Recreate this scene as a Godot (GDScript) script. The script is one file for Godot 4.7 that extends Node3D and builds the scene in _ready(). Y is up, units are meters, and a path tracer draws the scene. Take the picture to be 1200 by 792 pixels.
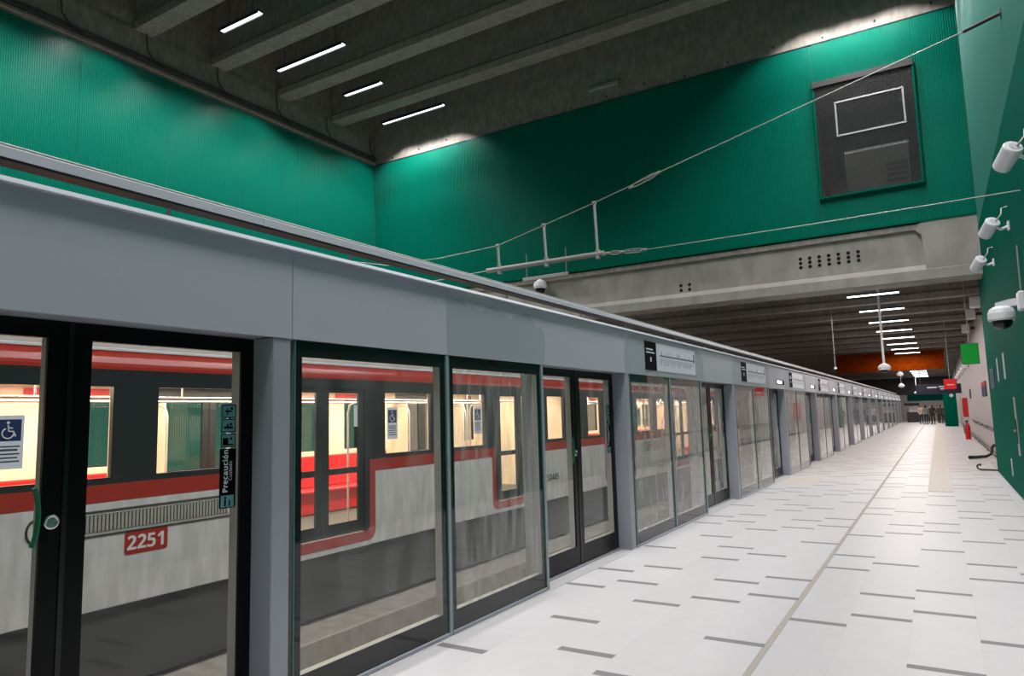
extends Node3D
# Metro platform with glass screen doors, a train on the far track and a high green-clad hall.
# x: across (platform to the tracks is -x), y: up, z: along the platform (away from the camera is -z).

const WALL_R := 1.14      # right green wall
const WALL_L := -17.75    # green wall of the opposite side
const END_Z := -19.5      # where the high hall ends
const FACE := -3.42       # front of the platform screen
const DOOR_X := -3.60     # plane of the sliding doors
const TRAIN_X := -7.7     # side of the train on the far track
const FAR_Z := -92.0
const BACK_Z := 6.0

var mats := {}
var org := {}
var used := {}
var box_cache := {}
var rng := RandomNumberGenerator.new()


class MB:
	var v := PackedVector3Array()
	var n := PackedVector3Array()
	var c := PackedColorArray()

	func tri(a: Vector3, b: Vector3, d: Vector3, na: Vector3, nb: Vector3, nd: Vector3) -> void:
		if (b - a).cross(d - a).dot(na + nb + nd) > 0.0:
			v.append_array([a, d, b]); n.append_array([na, nd, nb])
		else:
			v.append_array([a, b, d]); n.append_array([na, nb, nd])

	func quad(a: Vector3, b: Vector3, d: Vector3, e: Vector3, nn: Vector3) -> void:
		tri(a, b, d, nn, nn, nn); tri(a, d, e, nn, nn, nn)

	func quadn(a: Vector3, b: Vector3, d: Vector3, e: Vector3, na: Vector3, nb: Vector3, nd: Vector3, ne: Vector3) -> void:
		tri(a, b, d, na, nb, nd); tri(a, d, e, na, nd, ne)

	func box(lo: Vector3, hi: Vector3, bev := 0.0) -> void:
		var mid := (lo + hi) * 0.5
		var h := (hi - lo).abs() * 0.5
		var bv: float = minf(bev, minf(h.x, minf(h.y, h.z)) * 0.6)
		var ax := [Vector3.RIGHT, Vector3.UP, Vector3.BACK]
		for a in 3:
			var b: int = (a + 1) % 3
			var d: int = (a + 2) % 3
			for s in [-1.0, 1.0]:
				var pts := []
				for q in [[-1, -1], [1, -1], [1, 1], [-1, 1]]:
					var p := Vector3.ZERO
					p[a] = s * h[a]; p[b] = q[0] * (h[b] - bv); p[d] = q[1] * (h[d] - bv)
					pts.append(mid + p)
				quad(pts[0], pts[1], pts[2], pts[3], ax[a] * s)
		if bv <= 0.0:
			return
		for a in 3:
			var b: int = (a + 1) % 3
			var d: int = (a + 2) % 3
			for sa in [-1.0, 1.0]:
				for sb in [-1.0, 1.0]:
					var pts := []
					for q in [[0, -1], [0, 1], [1, 1], [1, -1]]:
						var p := Vector3.ZERO
						p[d] = q[1] * (h[d] - bv)
						p[a] = sa * (h[a] if q[0] == 0 else h[a] - bv)
						p[b] = sb * (h[b] - bv if q[0] == 0 else h[b])
						pts.append(mid + p)
					quad(pts[0], pts[1], pts[2], pts[3], (ax[a] * sa + ax[b] * sb).normalized())
		for sx in [-1.0, 1.0]:
			for sy in [-1.0, 1.0]:
				for sz in [-1.0, 1.0]:
					var s := Vector3(sx, sy, sz)
					var nn := s.normalized()
					tri(mid + s * Vector3(h.x, h.y - bv, h.z - bv), mid + s * Vector3(h.x - bv, h.y, h.z - bv), mid + s * Vector3(h.x - bv, h.y - bv, h.z), nn, nn, nn)

	func cyl(a: Vector3, b: Vector3, r0: float, r1: float, sides := 12, caps := true) -> void:
		var w := (b - a).normalized()
		var u := w.cross(Vector3.UP if absf(w.y) < 0.9 else Vector3.RIGHT).normalized()
		var t := w.cross(u)
		for i in sides:
			var f0 := TAU * i / sides
			var f1 := TAU * (i + 1) / sides
			var d0 := u * cos(f0) + t * sin(f0)
			var d1 := u * cos(f1) + t * sin(f1)
			quadn(a + d0 * r0, a + d1 * r0, b + d1 * r1, b + d0 * r1, d0, d1, d1, d0)
			if caps:
				if r0 > 0.0: tri(a, a + d0 * r0, a + d1 * r0, -w, -w, -w)
				if r1 > 0.0: tri(b, b + d0 * r1, b + d1 * r1, w, w, w)

	func tube(pts: Array, r: float, sides := 8) -> void:
		var rings := []
		var u := Vector3.ZERO
		for i in pts.size():
			var w: Vector3 = (pts[mini(i + 1, pts.size() - 1)] - pts[maxi(i - 1, 0)]).normalized()
			if u == Vector3.ZERO:
				u = w.cross(Vector3.UP if absf(w.y) < 0.9 else Vector3.RIGHT).normalized()
			u = (u - w * u.dot(w)).normalized()
			var t := w.cross(u)
			var ring := []
			for k in sides:
				ring.append(u * cos(TAU * k / sides) + t * sin(TAU * k / sides))
			rings.append(ring)
		for i in pts.size() - 1:
			for k in sides:
				var k1: int = (k + 1) % sides
				quadn(pts[i] + rings[i][k] * r, pts[i] + rings[i][k1] * r, pts[i + 1] + rings[i + 1][k1] * r, pts[i + 1] + rings[i + 1][k] * r, rings[i][k], rings[i][k1], rings[i + 1][k1], rings[i + 1][k])
		for e in [0, pts.size() - 1]:
			var w: Vector3 = (pts[0] - pts[1]).normalized() if e == 0 else (pts[e] - pts[e - 1]).normalized()
			for k in sides:
				tri(pts[e], pts[e] + rings[e][k] * r, pts[e] + rings[e][(k + 1) % sides] * r, w, w, w)

	# profile of (radius, height) pairs turned about an axis
	func lathe(at: Vector3, axis: Vector3, prof: Array, sides := 20) -> void:
		var w := axis.normalized()
		var u := w.cross(Vector3.UP if absf(w.y) < 0.9 else Vector3.RIGHT).normalized()
		var t := w.cross(u)
		for j in prof.size() - 1:
			var p0: Vector2 = prof[j]
			var p1: Vector2 = prof[j + 1]
			var tang := (p1 - p0).normalized()
			var nr := Vector2(tang.y, -tang.x)
			for i in sides:
				var f0 := TAU * i / sides
				var f1 := TAU * (i + 1) / sides
				var d0 := u * cos(f0) + t * sin(f0)
				var d1 := u * cos(f1) + t * sin(f1)
				var n0 := d0 * nr.x + w * nr.y
				var n1 := d1 * nr.x + w * nr.y
				quadn(at + d0 * p0.x + w * p0.y, at + d1 * p0.x + w * p0.y, at + d1 * p1.x + w * p1.y, at + d0 * p1.x + w * p1.y, n0, n1, n1, n0)

	# polygon in the plane of eu and ev, thickened along ew
	func prism(poly: PackedVector2Array, at: Vector3, eu: Vector3, ev: Vector3, ew: Vector3) -> void:
		var ids := Geometry2D.triangulate_polygon(poly)
		var wn := ew.normalized()
		for i in range(0, ids.size(), 3):
			var p := []
			for k in 3:
				p.append(at + eu * poly[ids[i + k]].x + ev * poly[ids[i + k]].y)
			tri(p[0], p[1], p[2], -wn, -wn, -wn)
			tri(p[0] + ew, p[1] + ew, p[2] + ew, wn, wn, wn)
		var cw := Geometry2D.is_polygon_clockwise(poly)
		for i in poly.size():
			var p0 := poly[i]
			var p1 := poly[(i + 1) % poly.size()]
			var d := (p1 - p0).normalized()
			var o2 := Vector2(d.y, -d.x) * (-1.0 if cw else 1.0)
			var a := at + eu * p0.x + ev * p0.y
			var b := at + eu * p1.x + ev * p1.y
			quad(a, b, b + ew, a + ew, (eu * o2.x + ev * o2.y).normalized())

	# smooth strip swept along z between z0 and z1: pts of (x, y), normals beside them
	func sweep_z(pts: Array, z0: float, z1: float, flip := 1.0) -> void:
		for i in pts.size() - 1:
			var a: Vector2 = pts[i]
			var b: Vector2 = pts[i + 1]
			var t := (b - a).normalized()
			var nn := Vector3(t.y, -t.x, 0.0) * flip
			quad(Vector3(a.x, a.y, z0), Vector3(b.x, b.y, z0), Vector3(b.x, b.y, z1), Vector3(a.x, a.y, z1), nn)

	func mesh() -> ArrayMesh:
		var arr := []
		arr.resize(Mesh.ARRAY_MAX)
		arr[Mesh.ARRAY_VERTEX] = v
		arr[Mesh.ARRAY_NORMAL] = n
		if c.size() == v.size():
			arr[Mesh.ARRAY_COLOR] = c
		var m := ArrayMesh.new()
		m.add_surface_from_arrays(Mesh.PRIMITIVE_TRIANGLES, arr)
		return m


# ---------------------------------------------------------------- helpers

func numbered(called: String) -> String:
	used[called] = used.get(called, -1) + 1
	return called if used[called] == 0 else "%s_%03d" % [called, used[called]]

func thing(called: String, label: String, category: String, at := Vector3.ZERO, group := "", kind := "") -> Node3D:
	var o := Node3D.new()
	o.name = numbered(called)
	add_child(o)
	o.position = at
	org[o] = at
	o.set_meta("label", label)
	o.set_meta("category", category)
	if group: o.set_meta("group", group)
	if kind: o.set_meta("kind", kind)
	return o

func W(p: Node) -> Vector3:
	return org.get(p, Vector3.ZERO)

func put(parent: Node, called: String, m: Mesh, mat: Material, at := Vector3.ZERO, label := "") -> MeshInstance3D:
	var o := MeshInstance3D.new()
	o.name = called
	o.mesh = m
	o.material_override = mat
	o.position = at - W(parent)
	parent.add_child(o, true)
	org[o] = at
	if label: o.set_meta("label", label)
	return o

# a box given by two corners in world coordinates; equal sizes share one mesh
func bx(parent: Node, called: String, mat: Material, lo: Vector3, hi: Vector3, bev := 0.0, label := "") -> MeshInstance3D:
	var a := Vector3(minf(lo.x, hi.x), minf(lo.y, hi.y), minf(lo.z, hi.z))
	var b := Vector3(maxf(lo.x, hi.x), maxf(lo.y, hi.y), maxf(lo.z, hi.z))
	var size := b - a
	var key := "%.4f %.4f %.4f %.4f" % [size.x, size.y, size.z, bev]
	if not box_cache.has(key):
		var m := MB.new()
		m.box(-size * 0.5, size * 0.5, bev)
		box_cache[key] = m.mesh()
	return put(parent, called, box_cache[key], mat, (a + b) * 0.5, label)

# a sheet of glass facing +x (or -x), one surface
func pane(parent: Node, called: String, mt: Material, x: float, y0: float, y1: float, z0: float, z1: float, nx := 1.0) -> MeshInstance3D:
	var key := "pane %.4f %.4f %.1f" % [y1 - y0, absf(z1 - z0), nx]
	if not box_cache.has(key):
		var h := (y1 - y0) / 2
		var w := absf(z1 - z0) / 2
		var m := MB.new()
		m.quad(Vector3(0, -h, -w), Vector3(0, h, -w), Vector3(0, h, w), Vector3(0, -h, w), Vector3(nx, 0, 0))
		box_cache[key] = m.mesh()
	return put(parent, called, box_cache[key], mt, Vector3(x, (y0 + y1) / 2, (z0 + z1) / 2))

# geometry given in world coordinates, kept relative to a base point
func shape(parent: Node, called: String, m: MB, mat: Material, label := "") -> MeshInstance3D:
	return put(parent, called, m.mesh(), mat, Vector3.ZERO, label) if W(parent) == Vector3.ZERO else put_rel(parent, called, m.mesh(), mat, label)

func put_rel(parent: Node, called: String, m: Mesh, mat: Material, label := "") -> MeshInstance3D:
	var o := put(parent, called, m, mat, Vector3.ZERO, label)
	return o

func tex_noise(freq: float, oct: int, a: Color, b: Color, sd: int, size := 512, kind := FastNoiseLite.TYPE_SIMPLEX_SMOOTH, lo := 0.25, hi := 0.75) -> NoiseTexture2D:
	var f := FastNoiseLite.new()
	f.noise_type = kind
	f.frequency = freq
	f.fractal_octaves = oct
	f.seed = sd
	var g := Gradient.new()
	g.offsets = PackedFloat32Array([lo, hi])
	g.colors = PackedColorArray([a, b])
	var t := NoiseTexture2D.new()
	t.width = size
	t.height = size
	t.seamless = true
	t.noise = f
	t.color_ramp = g
	return t

func mat(called: String, color: Color, rough := 0.6, metal := 0.0) -> StandardMaterial3D:
	if mats.has(called):
		return mats[called]
	var m := StandardMaterial3D.new()
	m.resource_name = called
	m.albedo_color = color
	m.roughness = rough
	m.metallic = metal
	mats[called] = m
	return m

func textured(called: String, t: Texture2D, scale: Vector3, rough := 0.8, tint := Color.WHITE) -> StandardMaterial3D:
	var m := mat(called, tint, rough)
	m.albedo_texture = t
	m.uv1_triplanar = true
	m.uv1_world_triplanar = true
	m.uv1_scale = scale
	return m

func glass(called: String, color: Color, alpha: float) -> StandardMaterial3D:
	var m := mat(called, Color(color, alpha), 0.03)
	m.transparency = BaseMaterial3D.TRANSPARENCY_ALPHA
	return m

func glow(called: String, color: Color, energy: float) -> StandardMaterial3D:
	var m := mat(called, color, 0.5)
	m.emission_enabled = true
	m.emission = color
	m.emission_energy_multiplier = energy
	return m

func area(parent: Node, called: String, at: Vector3, size: Vector2, energy: float, color := Color.WHITE) -> AreaLight3D:
	var l := AreaLight3D.new()
	l.name = called
	l.area_size = size
	l.light_energy = energy
	l.light_color = color
	l.shadow_enabled = true
	l.area_range = 60.0
	l.area_attenuation = 2.0
	parent.add_child(l, true)
	l.position = at - W(parent)
	l.rotation = Vector3(-PI / 2, 0, 0)
	return l

func text_mesh(s: String, height: float, depth: float, bold := true) -> TextMesh:
	var t := TextMesh.new()
	var f := SystemFont.new()
	f.font_names = PackedStringArray(["Droid Sans"])
	f.font_weight = 700 if bold else 400
	t.font = f
	t.text = s
	t.font_size = 64
	t.pixel_size = height / 46.0
	t.depth = depth
	t.curve_step = 2.0
	return t


# ---------------------------------------------------------------- the scene

func _ready() -> void:
	rng.seed = 7
	set_view()
	make_materials()
	build_floor()
	build_tracks()
	build_hall()
	build_end_wall()
	build_low_ceiling()
	build_right_wall()
	build_screen()
	build_train()
	build_hall_lights()
	build_cable_truss()
	build_wall_devices()
	build_far_platform()
	build_people()


func set_view() -> void:
	var cam := Camera3D.new()
	cam.name = "camera"
	cam.fov = rad_to_deg(2.0 * atan(396.0 / 816.86))
	cam.position = Vector3(0, 1.70, 0)
	cam.rotation_order = EULER_ORDER_YXZ
	cam.rotation_degrees = Vector3(6.4593, 31.1827, -1.5789)
	cam.near = 0.05
	cam.far = 300.0
	cam.current = true
	add_child(cam)
	var e := Environment.new()
	e.background_mode = Environment.BG_COLOR
	e.background_color = Color.BLACK
	e.tonemap_mode = Environment.TONE_MAPPER_LINEAR
	e.tonemap_exposure = 1.0
	e.sdfgi_enabled = true
	e.ssao_enabled = true
	e.ssil_enabled = true
	var w := WorldEnvironment.new()
	w.name = "surroundings"
	w.environment = e
	add_child(w)

const HALL_LAMP := 8.6
const HALL_BLEND := 0.35
const LOW_LAMP := 11.0
const CAR_LAMP := 32.0


func make_materials() -> void:
	var concrete := textured("concrete", tex_noise(0.012, 5, Color(0.52, 0.50, 0.47), Color(0.565, 0.545, 0.515), 3), Vector3(0.25, 0.25, 0.25), 0.85)
	textured("beam_concrete", tex_noise(0.012, 5, Color(0.545, 0.53, 0.50), Color(0.60, 0.585, 0.56), 4), Vector3(0.25, 0.12, 0.25), 0.85)
	concrete.detail_enabled = true
	concrete.detail_blend_mode = BaseMaterial3D.BLEND_MODE_MUL
	concrete.detail_uv_layer = BaseMaterial3D.DETAIL_UV_2
	concrete.detail_albedo = tex_noise(0.02, 4, Color(0.90, 0.885, 0.87), Color(1, 1, 1), 9)
	concrete.uv2_triplanar = true
	concrete.uv2_world_triplanar = true
	concrete.uv2_scale = Vector3(0.6, 0.2, 0.6)
	textured("slab", tex_noise(0.01, 5, Color(0.765, 0.757, 0.762), Color(0.775, 0.767, 0.770), 11), Vector3(0.6, 0.6, 0.6), 0.45)
	textured("slab_b", tex_noise(0.02, 4, Color(0.757, 0.749, 0.753), Color(0.768, 0.760, 0.763), 12), Vector3(0.5, 0.5, 0.5), 0.46)
	mat("inlay", Color(0.47, 0.465, 0.47), 0.55)
	mat("seam", Color(0.65, 0.615, 0.58), 0.7)
	mat("grout", Color(0.70, 0.69, 0.68), 0.9)
	textured("tactile", tex_noise(0.03, 3, Color(0.765, 0.735, 0.695), Color(0.78, 0.75, 0.715), 14), Vector3(0.8, 0.8, 0.8), 0.6)
	var gr := mat("green_metal", Color(0.0, 0.405, 0.33), 0.30)
	gr.metallic_specular = 0.32
	var gf := mat("green_flat", Color(0.0, 0.345, 0.28), 0.7)
	gf.metallic_specular = 0.08
	mat("green_sheen", Color(0.17, 0.43, 0.375), 0.36).metallic_specular = 0.6  # base colour paled to carry the grazing gloss sheen of the upper sheets
	mat("header", Color(0.65, 0.67, 0.705), 0.45)
	mat("header_patch", Color(0.57, 0.605, 0.635), 0.5)
	mat("alu", Color(0.60, 0.615, 0.65), 0.38, 0.2)
	mat("alu_light", Color(0.80, 0.80, 0.82), 0.35, 0.2)
	mat("alu_warm", Color(0.62, 0.61, 0.57), 0.45, 0.1)
	mat("frit", Color(0.03, 0.032, 0.037), 0.5).metallic_specular = 0.2
	mat("leaf_frame", Color(0.03, 0.032, 0.037), 0.3).metallic_specular = 0.3
	mat("glass_edge", Color(0.27, 0.45, 0.44), 0.3)
	glass("screen_glass", Color(0.75, 0.78, 0.78), 0.015)
	var film := textured("dust_film", tex_noise(0.006, 5, Color(0.72, 0.72, 0.70, 0.02), Color(0.78, 0.78, 0.76, 0.14), 21, 1024), Vector3(0.5, 0.22, 0.5), 0.7)
	film.transparency = BaseMaterial3D.TRANSPARENCY_ALPHA
	var smear := textured("dust_smear", tex_noise(0.01, 5, Color(0.74, 0.74, 0.72, 0.20), Color(0.80, 0.80, 0.78, 0.44), 33, 1024), Vector3(0.5, 0.16, 0.5), 0.7)
	smear.transparency = BaseMaterial3D.TRANSPARENCY_ALPHA
	var streak := textured("dust_streak", tex_noise(0.008, 5, Color(0.74, 0.74, 0.72, 0.05), Color(0.80, 0.80, 0.78, 0.34), 35, 1024), Vector3(0.9, 0.14, 0.9), 0.7)
	streak.transparency = BaseMaterial3D.TRANSPARENCY_ALPHA
	glass("train_glass", Color(0.5, 0.55, 0.53), 0.04)
	mat("white_paint", Color(0.80, 0.80, 0.80), 0.3)
	mat("white_plastic", Color(0.86, 0.86, 0.87), 0.4)
	mat("black_plastic", Color(0.03, 0.03, 0.035), 0.3)
	textured("train_white", tex_noise(0.012, 5, Color(0.70, 0.70, 0.685), Color(0.77, 0.77, 0.76), 41), Vector3(0.8, 0.16, 0.8), 0.4)
	mat("train_dark", Color(0.115, 0.125, 0.13), 0.3)
	mat("train_red", Color(0.58, 0.14, 0.085), 0.25)
	mat("train_roof", Color(0.56, 0.54, 0.50), 0.6)
	mat("under", Color(0.20, 0.20, 0.20), 0.8)
	mat("cream", Color(0.90, 0.83, 0.72), 0.5)
	mat("seat_red", Color(0.78, 0.07, 0.07), 0.4)
	mat("rail_metal", Color(0.80, 0.79, 0.77), 0.25, 0.5)
	mat("steel", Color(0.66, 0.66, 0.67), 0.35, 0.6)
	mat("galvanised", Color(0.60, 0.60, 0.59), 0.5, 0.4)
	mat("chrome", Color(0.75, 0.75, 0.76), 0.2, 0.9)
	mat("sign_white", Color(0.80, 0.82, 0.86), 0.4)
	mat("sign_black", Color(0.035, 0.035, 0.04), 0.7).metallic_specular = 0.15
	mat("ink", Color(0.22, 0.24, 0.28), 0.6)
	mat("sign_blue", Color(0.06, 0.12, 0.32), 0.4)
	mat("sign_teal", Color(0.36, 0.60, 0.63), 0.4)
	mat("lever_green", Color(0.02, 0.36, 0.22), 0.35)
	mat("housing", Color(0.16, 0.16, 0.165), 0.5)
	mat("mesh_dark", Color(0.10, 0.105, 0.10), 0.7)
	mat("machine", Color(0.33, 0.34, 0.31), 0.6)
	textured("wall_white", tex_noise(0.01, 4, Color(0.66, 0.63, 0.63), Color(0.70, 0.67, 0.67), 17), Vector3(0.3, 0.3, 0.3), 0.6)
	textured("rust_steel", tex_noise(0.015, 4, Color(0.43, 0.155, 0.0), Color(0.50, 0.19, 0.005), 19), Vector3(0.4, 0.4, 0.4), 0.6)
	mats.rust_steel.metallic_specular = 0.1
	mat("signal_red", Color(0.75, 0.10, 0.07), 0.4)
	mat("dark_pipe", Color(0.20, 0.18, 0.18), 0.5)
	textured("ballast", tex_noise(0.03, 5, Color(0.52, 0.50, 0.46), Color(0.58, 0.56, 0.515), 23), Vector3(0.2, 0.2, 0.2), 0.9)
	glow("tube_glow", Color(0.97, 0.98, 1.0), 6.0)
	glow("led_glow", Color(1, 1, 1), 3.0)
	glow("sign_green_glow", Color(0.02, 0.55, 0.18), 0.25)
	glow("sign_red_glow", Color(0.80, 0.03, 0.08), 0.25)
	glow("car_glow", Color(1.0, 0.95, 0.86), 3.0)


# ---------------------------------------------------------------- floor and tracks

const COLS := [-3.39, -2.97, -2.535, -2.10, -1.66, -1.225, -1.18, -0.76, -0.32, 0.12, 0.56, 0.985]

func strip_places(col: int) -> Array:
	# three staggered patterns repeat every 4.36 m
	var base: float
	var off: Array
	match col % 3:
		0: base = -6.55; off = [0.0, -0.77, -2.22]
		1: base = -6.87; off = [0.0, -0.77, -2.93]
		_: base = -8.35; off = [0.0, -0.75, -2.22]
	var out := []
	for k in range(-4, 24):
		for o in off:
			out.append(base + o - 4.36 * k)
	out.sort()
	out.reverse()
	return out

func build_floor() -> void:
	var f := thing("floor", "white stone platform floor with short grey inlay strips", "floor", Vector3.ZERO, "", "structure")
	bx(f, "bed", mats.grout, Vector3(-3.64, -0.35, FAR_Z), Vector3(1.5, -0.004, BACK_Z))
	var order := [0, 1, 2, 0, 1, -1, 2, 0, 1, 2, 0]
	var limit := -25.0
	var lane_z := -18.4
	var far_slabs := MB.new()
	var far_strips := MB.new()
	for c in 11:
		var x0: float = COLS[c]
		var x1: float = COLS[c + 1]
		if order[c] == -1:
			bx(f, "seam_strip", mats.seam, Vector3(x0 + 0.002, -0.03, FAR_Z), Vector3(x1 - 0.002, -0.0005, BACK_Z))
			continue
		var z: float = BACK_Z
		for s in strip_places(order[c]):
			var top: float = s + 0.041
			var low: float = s - 0.041
			if top > BACK_Z or low < FAR_Z:
				continue
			var lane: bool = c == 8 and low < -18.0
			if lane and z > -18.4:
				lane_z = z
			if z > limit and z < 3.0 and not lane:
				bx(f, "slab", mats.slab if rng.randf() < 0.6 else mats.slab_b, Vector3(x0 + 0.0003, -0.03, top + 0.0003), Vector3(x1 - 0.0003, rng.randf_range(-0.0002, 0.0002), z - 0.0003))
				bx(f, "inlay_strip", mats.inlay, Vector3(x0 + 0.0003, -0.03, low), Vector3(x1 - 0.0003, 0.0003, top))
			elif not lane:
				far_slabs.box(Vector3(x0 + 0.001, -0.03, top + 0.001), Vector3(x1 - 0.001, 0, z - 0.001))
				far_strips.box(Vector3(x0 + 0.001, -0.03, low), Vector3(x1 - 0.001, 0.0003, top))
			z = low
	put(f, "far_slabs", far_slabs.mesh(), mats.slab).set_meta("kind", "stuff")
	put(f, "far_inlay_strips", far_strips.mesh(), mats.inlay).set_meta("kind", "stuff")
	# beige guidance lane and its branch to the screen doors
	for k in 40:
		var z0 := lane_z - 0.001 - k * 0.44
		bx(f, "guidance_tile", mats.tactile, Vector3(-0.318, -0.03, z0 - 0.437), Vector3(0.118, 0.002, z0), 0.002)
	bx(f, "guidance_lane", mats.tactile, Vector3(-0.318, -0.03, FAR_Z), Vector3(0.118, 0.002, lane_z - 40 * 0.44))
	for k in 2:
		for j in 3:
			bx(f, "guidance_tile", mats.tactile, Vector3(-3.38 + k * 0.43, -0.03, -18.6 + j * 0.44), Vector3(-2.955 + k * 0.43, 0.0022, -18.17 + j * 0.44), 0.002)
	# border slabs by the right wall and along the foot of the screen
	for k in 24:
		bx(f, "border_slab", mats.slab_b, Vector3(0.99, -0.03, 4.0 - k * 1.2 - 1.197), Vector3(WALL_R, 0.0, 4.0 - k * 1.2), 0.002)
	bx(f, "border_slab", mats.slab_b, Vector3(0.99, -0.03, FAR_Z), Vector3(1.5, -0.001, -24.8))
	bx(f, "screen_sill", mats.slab, Vector3(-3.64, -0.03, FAR_Z), Vector3(-3.395, 0.0, BACK_Z))

func build_tracks() -> void:
	var t := thing("track_bed", "pale concrete bed of the two tracks behind the screen", "track bed", Vector3.ZERO, "", "structure")
	bx(t, "platform_edge", mats.concrete, Vector3(-3.72, -1.55, FAR_Z), Vector3(-3.64, -0.02, BACK_Z))
	bx(t, "invert", mats.ballast, Vector3(-10.9, -2.0, FAR_Z), Vector3(-3.64, -1.55, BACK_Z))
	bx(t, "far_track_slab", mats.ballast, Vector3(-10.9, -1.55, FAR_Z), Vector3(-7.18, -1.12, BACK_Z), 0.02)
	for x in [-4.45, -5.85]:
		bx(t, "rail_plinth", mats.ballast, Vector3(x - 0.2, -1.55, FAR_Z), Vector3(x + 0.2, -1.18, BACK_Z), 0.02)
	bx(t, "opposite_edge", mats.concrete, Vector3(-11.0, -1.5, FAR_Z), Vector3(-10.7, -0.02, BACK_Z))
	bx(t, "opposite_platform", mats.slab_b, Vector3(WALL_L, -0.3, FAR_Z), Vector3(-10.7, 0.0, BACK_Z))
	for x in [-4.45, -5.85, -8.3, -9.75]:
		var m := MB.new()
		m.box(Vector3(x - 0.07, -1.18, FAR_Z), Vector3(x + 0.07, -1.15, BACK_Z), 0.004)
		m.box(Vector3(x - 0.012, -1.15, FAR_Z), Vector3(x + 0.012, -1.05, BACK_Z))
		m.box(Vector3(x - 0.036, -1.055, FAR_Z), Vector3(x + 0.036, -1.02, BACK_Z), 0.008)
		put(t, "rail", m.mesh(), mats.steel)


# ---------------------------------------------------------------- the high hall

# ribbed sheet, w wide (x), h high (y), facing +z, standing on its lower left corner
func ribbed(w: float, h: float, pitch := 0.05, deep := 0.011) -> ArrayMesh:
	var key := "ribbed %.3f %.3f" % [w, h]
	if box_cache.has(key):
		return box_cache[key]
	var m := MB.new()
	var k := int(round(w / pitch))
	var p := w / k
	var prof := [Vector2(0, 0)]
	for i in k:
		prof.append_array([Vector2((i + 0.42) * p, 0), Vector2((i + 0.55) * p, deep), Vector2((i + 0.87) * p, deep), Vector2((i + 1.0) * p, 0)])
	for i in prof.size() - 1:
		var a: Vector2 = prof[i]
		var b: Vector2 = prof[i + 1]
		var t := (b - a).normalized()
		m.quad(Vector3(a.x, 0, a.y), Vector3(b.x, 0, b.y), Vector3(b.x, h, b.y), Vector3(a.x, h, a.y), Vector3(-t.y, 0, t.x))
	box_cache[key] = m.mesh()
	return box_cache[key]

func sheet(parent: Node, mt: Material, at: Vector3, w: float, h: float, turn: float) -> void:
	var o := put(parent, "panel", ribbed(w, h), mt, at)
	o.rotation.y = turn

func beam_centres() -> Array:
	var z := [-10.29, -12.63, -15.10, -17.52]
	for k in 7:
		z.append(-10.29 + 2.35 * (k + 1))
	return z

func build_hall() -> void:
	var wl := thing("wall_left", "green ribbed metal wall on the far side of the tracks", "wall", Vector3.ZERO, "", "structure")
	bx(wl, "backing", mats.concrete, Vector3(WALL_L - 0.4, -0.3, FAR_Z), Vector3(WALL_L - 0.03, 14.8, BACK_Z))
	var z := 5.5
	while z > END_Z:
		var wide: float = minf(2.37, z - END_Z)
		if wide > 0.3:
			sheet(wl, mats.green_metal, Vector3(WALL_L - 0.012, 0.0, z - 0.004), wide - 0.008, 11.38, PI / 2)
		z -= 2.37
	# concrete edge girder over the cladding, with its conduits
	var gm := MB.new()
	gm.prism(PackedVector2Array([Vector2(0, 11.46), Vector2(0.10, 11.46), Vector2(0.10, 11.62), Vector2(0.03, 11.70), Vector2(0.03, 12.42), Vector2(0, 12.42)]), Vector3(WALL_L - 0.03, 0, END_Z), Vector3.RIGHT, Vector3.UP, Vector3(0, 0, BACK_Z - END_Z))
	put(wl, "girder", gm.mesh(), mats.concrete)
	for c in [[0.10, 11.53, 0.022], [0.105, 11.60, 0.018], [0.06, 11.72, 0.02]]:
		var tm := MB.new()
		tm.tube([Vector3(WALL_L + c[0], c[1], END_Z + 0.1), Vector3(WALL_L + c[0], c[1], BACK_Z)], c[2], 8)
		put(wl, "conduit", tm.mesh(), mats.dark_pipe)
	for k in 6:
		var zz := -8.2 - k * 2.2
		var tm := MB.new()
		tm.tube([Vector3(WALL_L + 0.05, 12.42, zz + 0.05), Vector3(WALL_L + 0.05, 11.95, zz), Vector3(WALL_L + 0.08, 11.7, zz - 0.2), Vector3(WALL_L + 0.10, 11.62, zz - 0.5)], 0.018, 6)
		put(wl, "conduit_drop", tm.mesh(), mats.dark_pipe)
	var wb := thing("wall_back", "green ribbed wall closing the hall", "wall", Vector3.ZERO, "", "structure")
	bx(wb, "backing", mats.concrete, Vector3(WALL_L - 0.4, -1.5, BACK_Z), Vector3(WALL_R + 0.5, 14.8, BACK_Z + 0.4))
	for k in 8:
		sheet(wb, mats.green_metal, Vector3(WALL_R - k * 2.36, 0.0, BACK_Z - 0.002), 2.352, 11.38, PI)
	var cl := thing("ceiling", "concrete ceiling over the high hall, slab raised for shade between deep cross beams", "ceiling", Vector3.ZERO, "", "structure")
	bx(cl, "slab", mats.concrete, Vector3(WALL_L - 0.4, 14.4, END_Z - 0.5), Vector3(WALL_R + 0.5, 14.8, BACK_Z + 0.4))  # slab set high and beams deepened so the bays fall into shade
	for bz in beam_centres():
		var m := MB.new()
		m.prism(PackedVector2Array([Vector2(-0.26, 12.40), Vector2(0.26, 12.40), Vector2(0.28, 12.60), Vector2(0.22, 12.68), Vector2(0.22, 14.41), Vector2(-0.22, 14.41), Vector2(-0.22, 12.68), Vector2(-0.28, 12.60)]), Vector3(WALL_L - 0.02, 0, bz), Vector3.BACK, Vector3.UP, Vector3(WALL_R - WALL_L + 0.04, 0, 0))
		put(cl, "beam", m.mesh(), mats.concrete)

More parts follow.
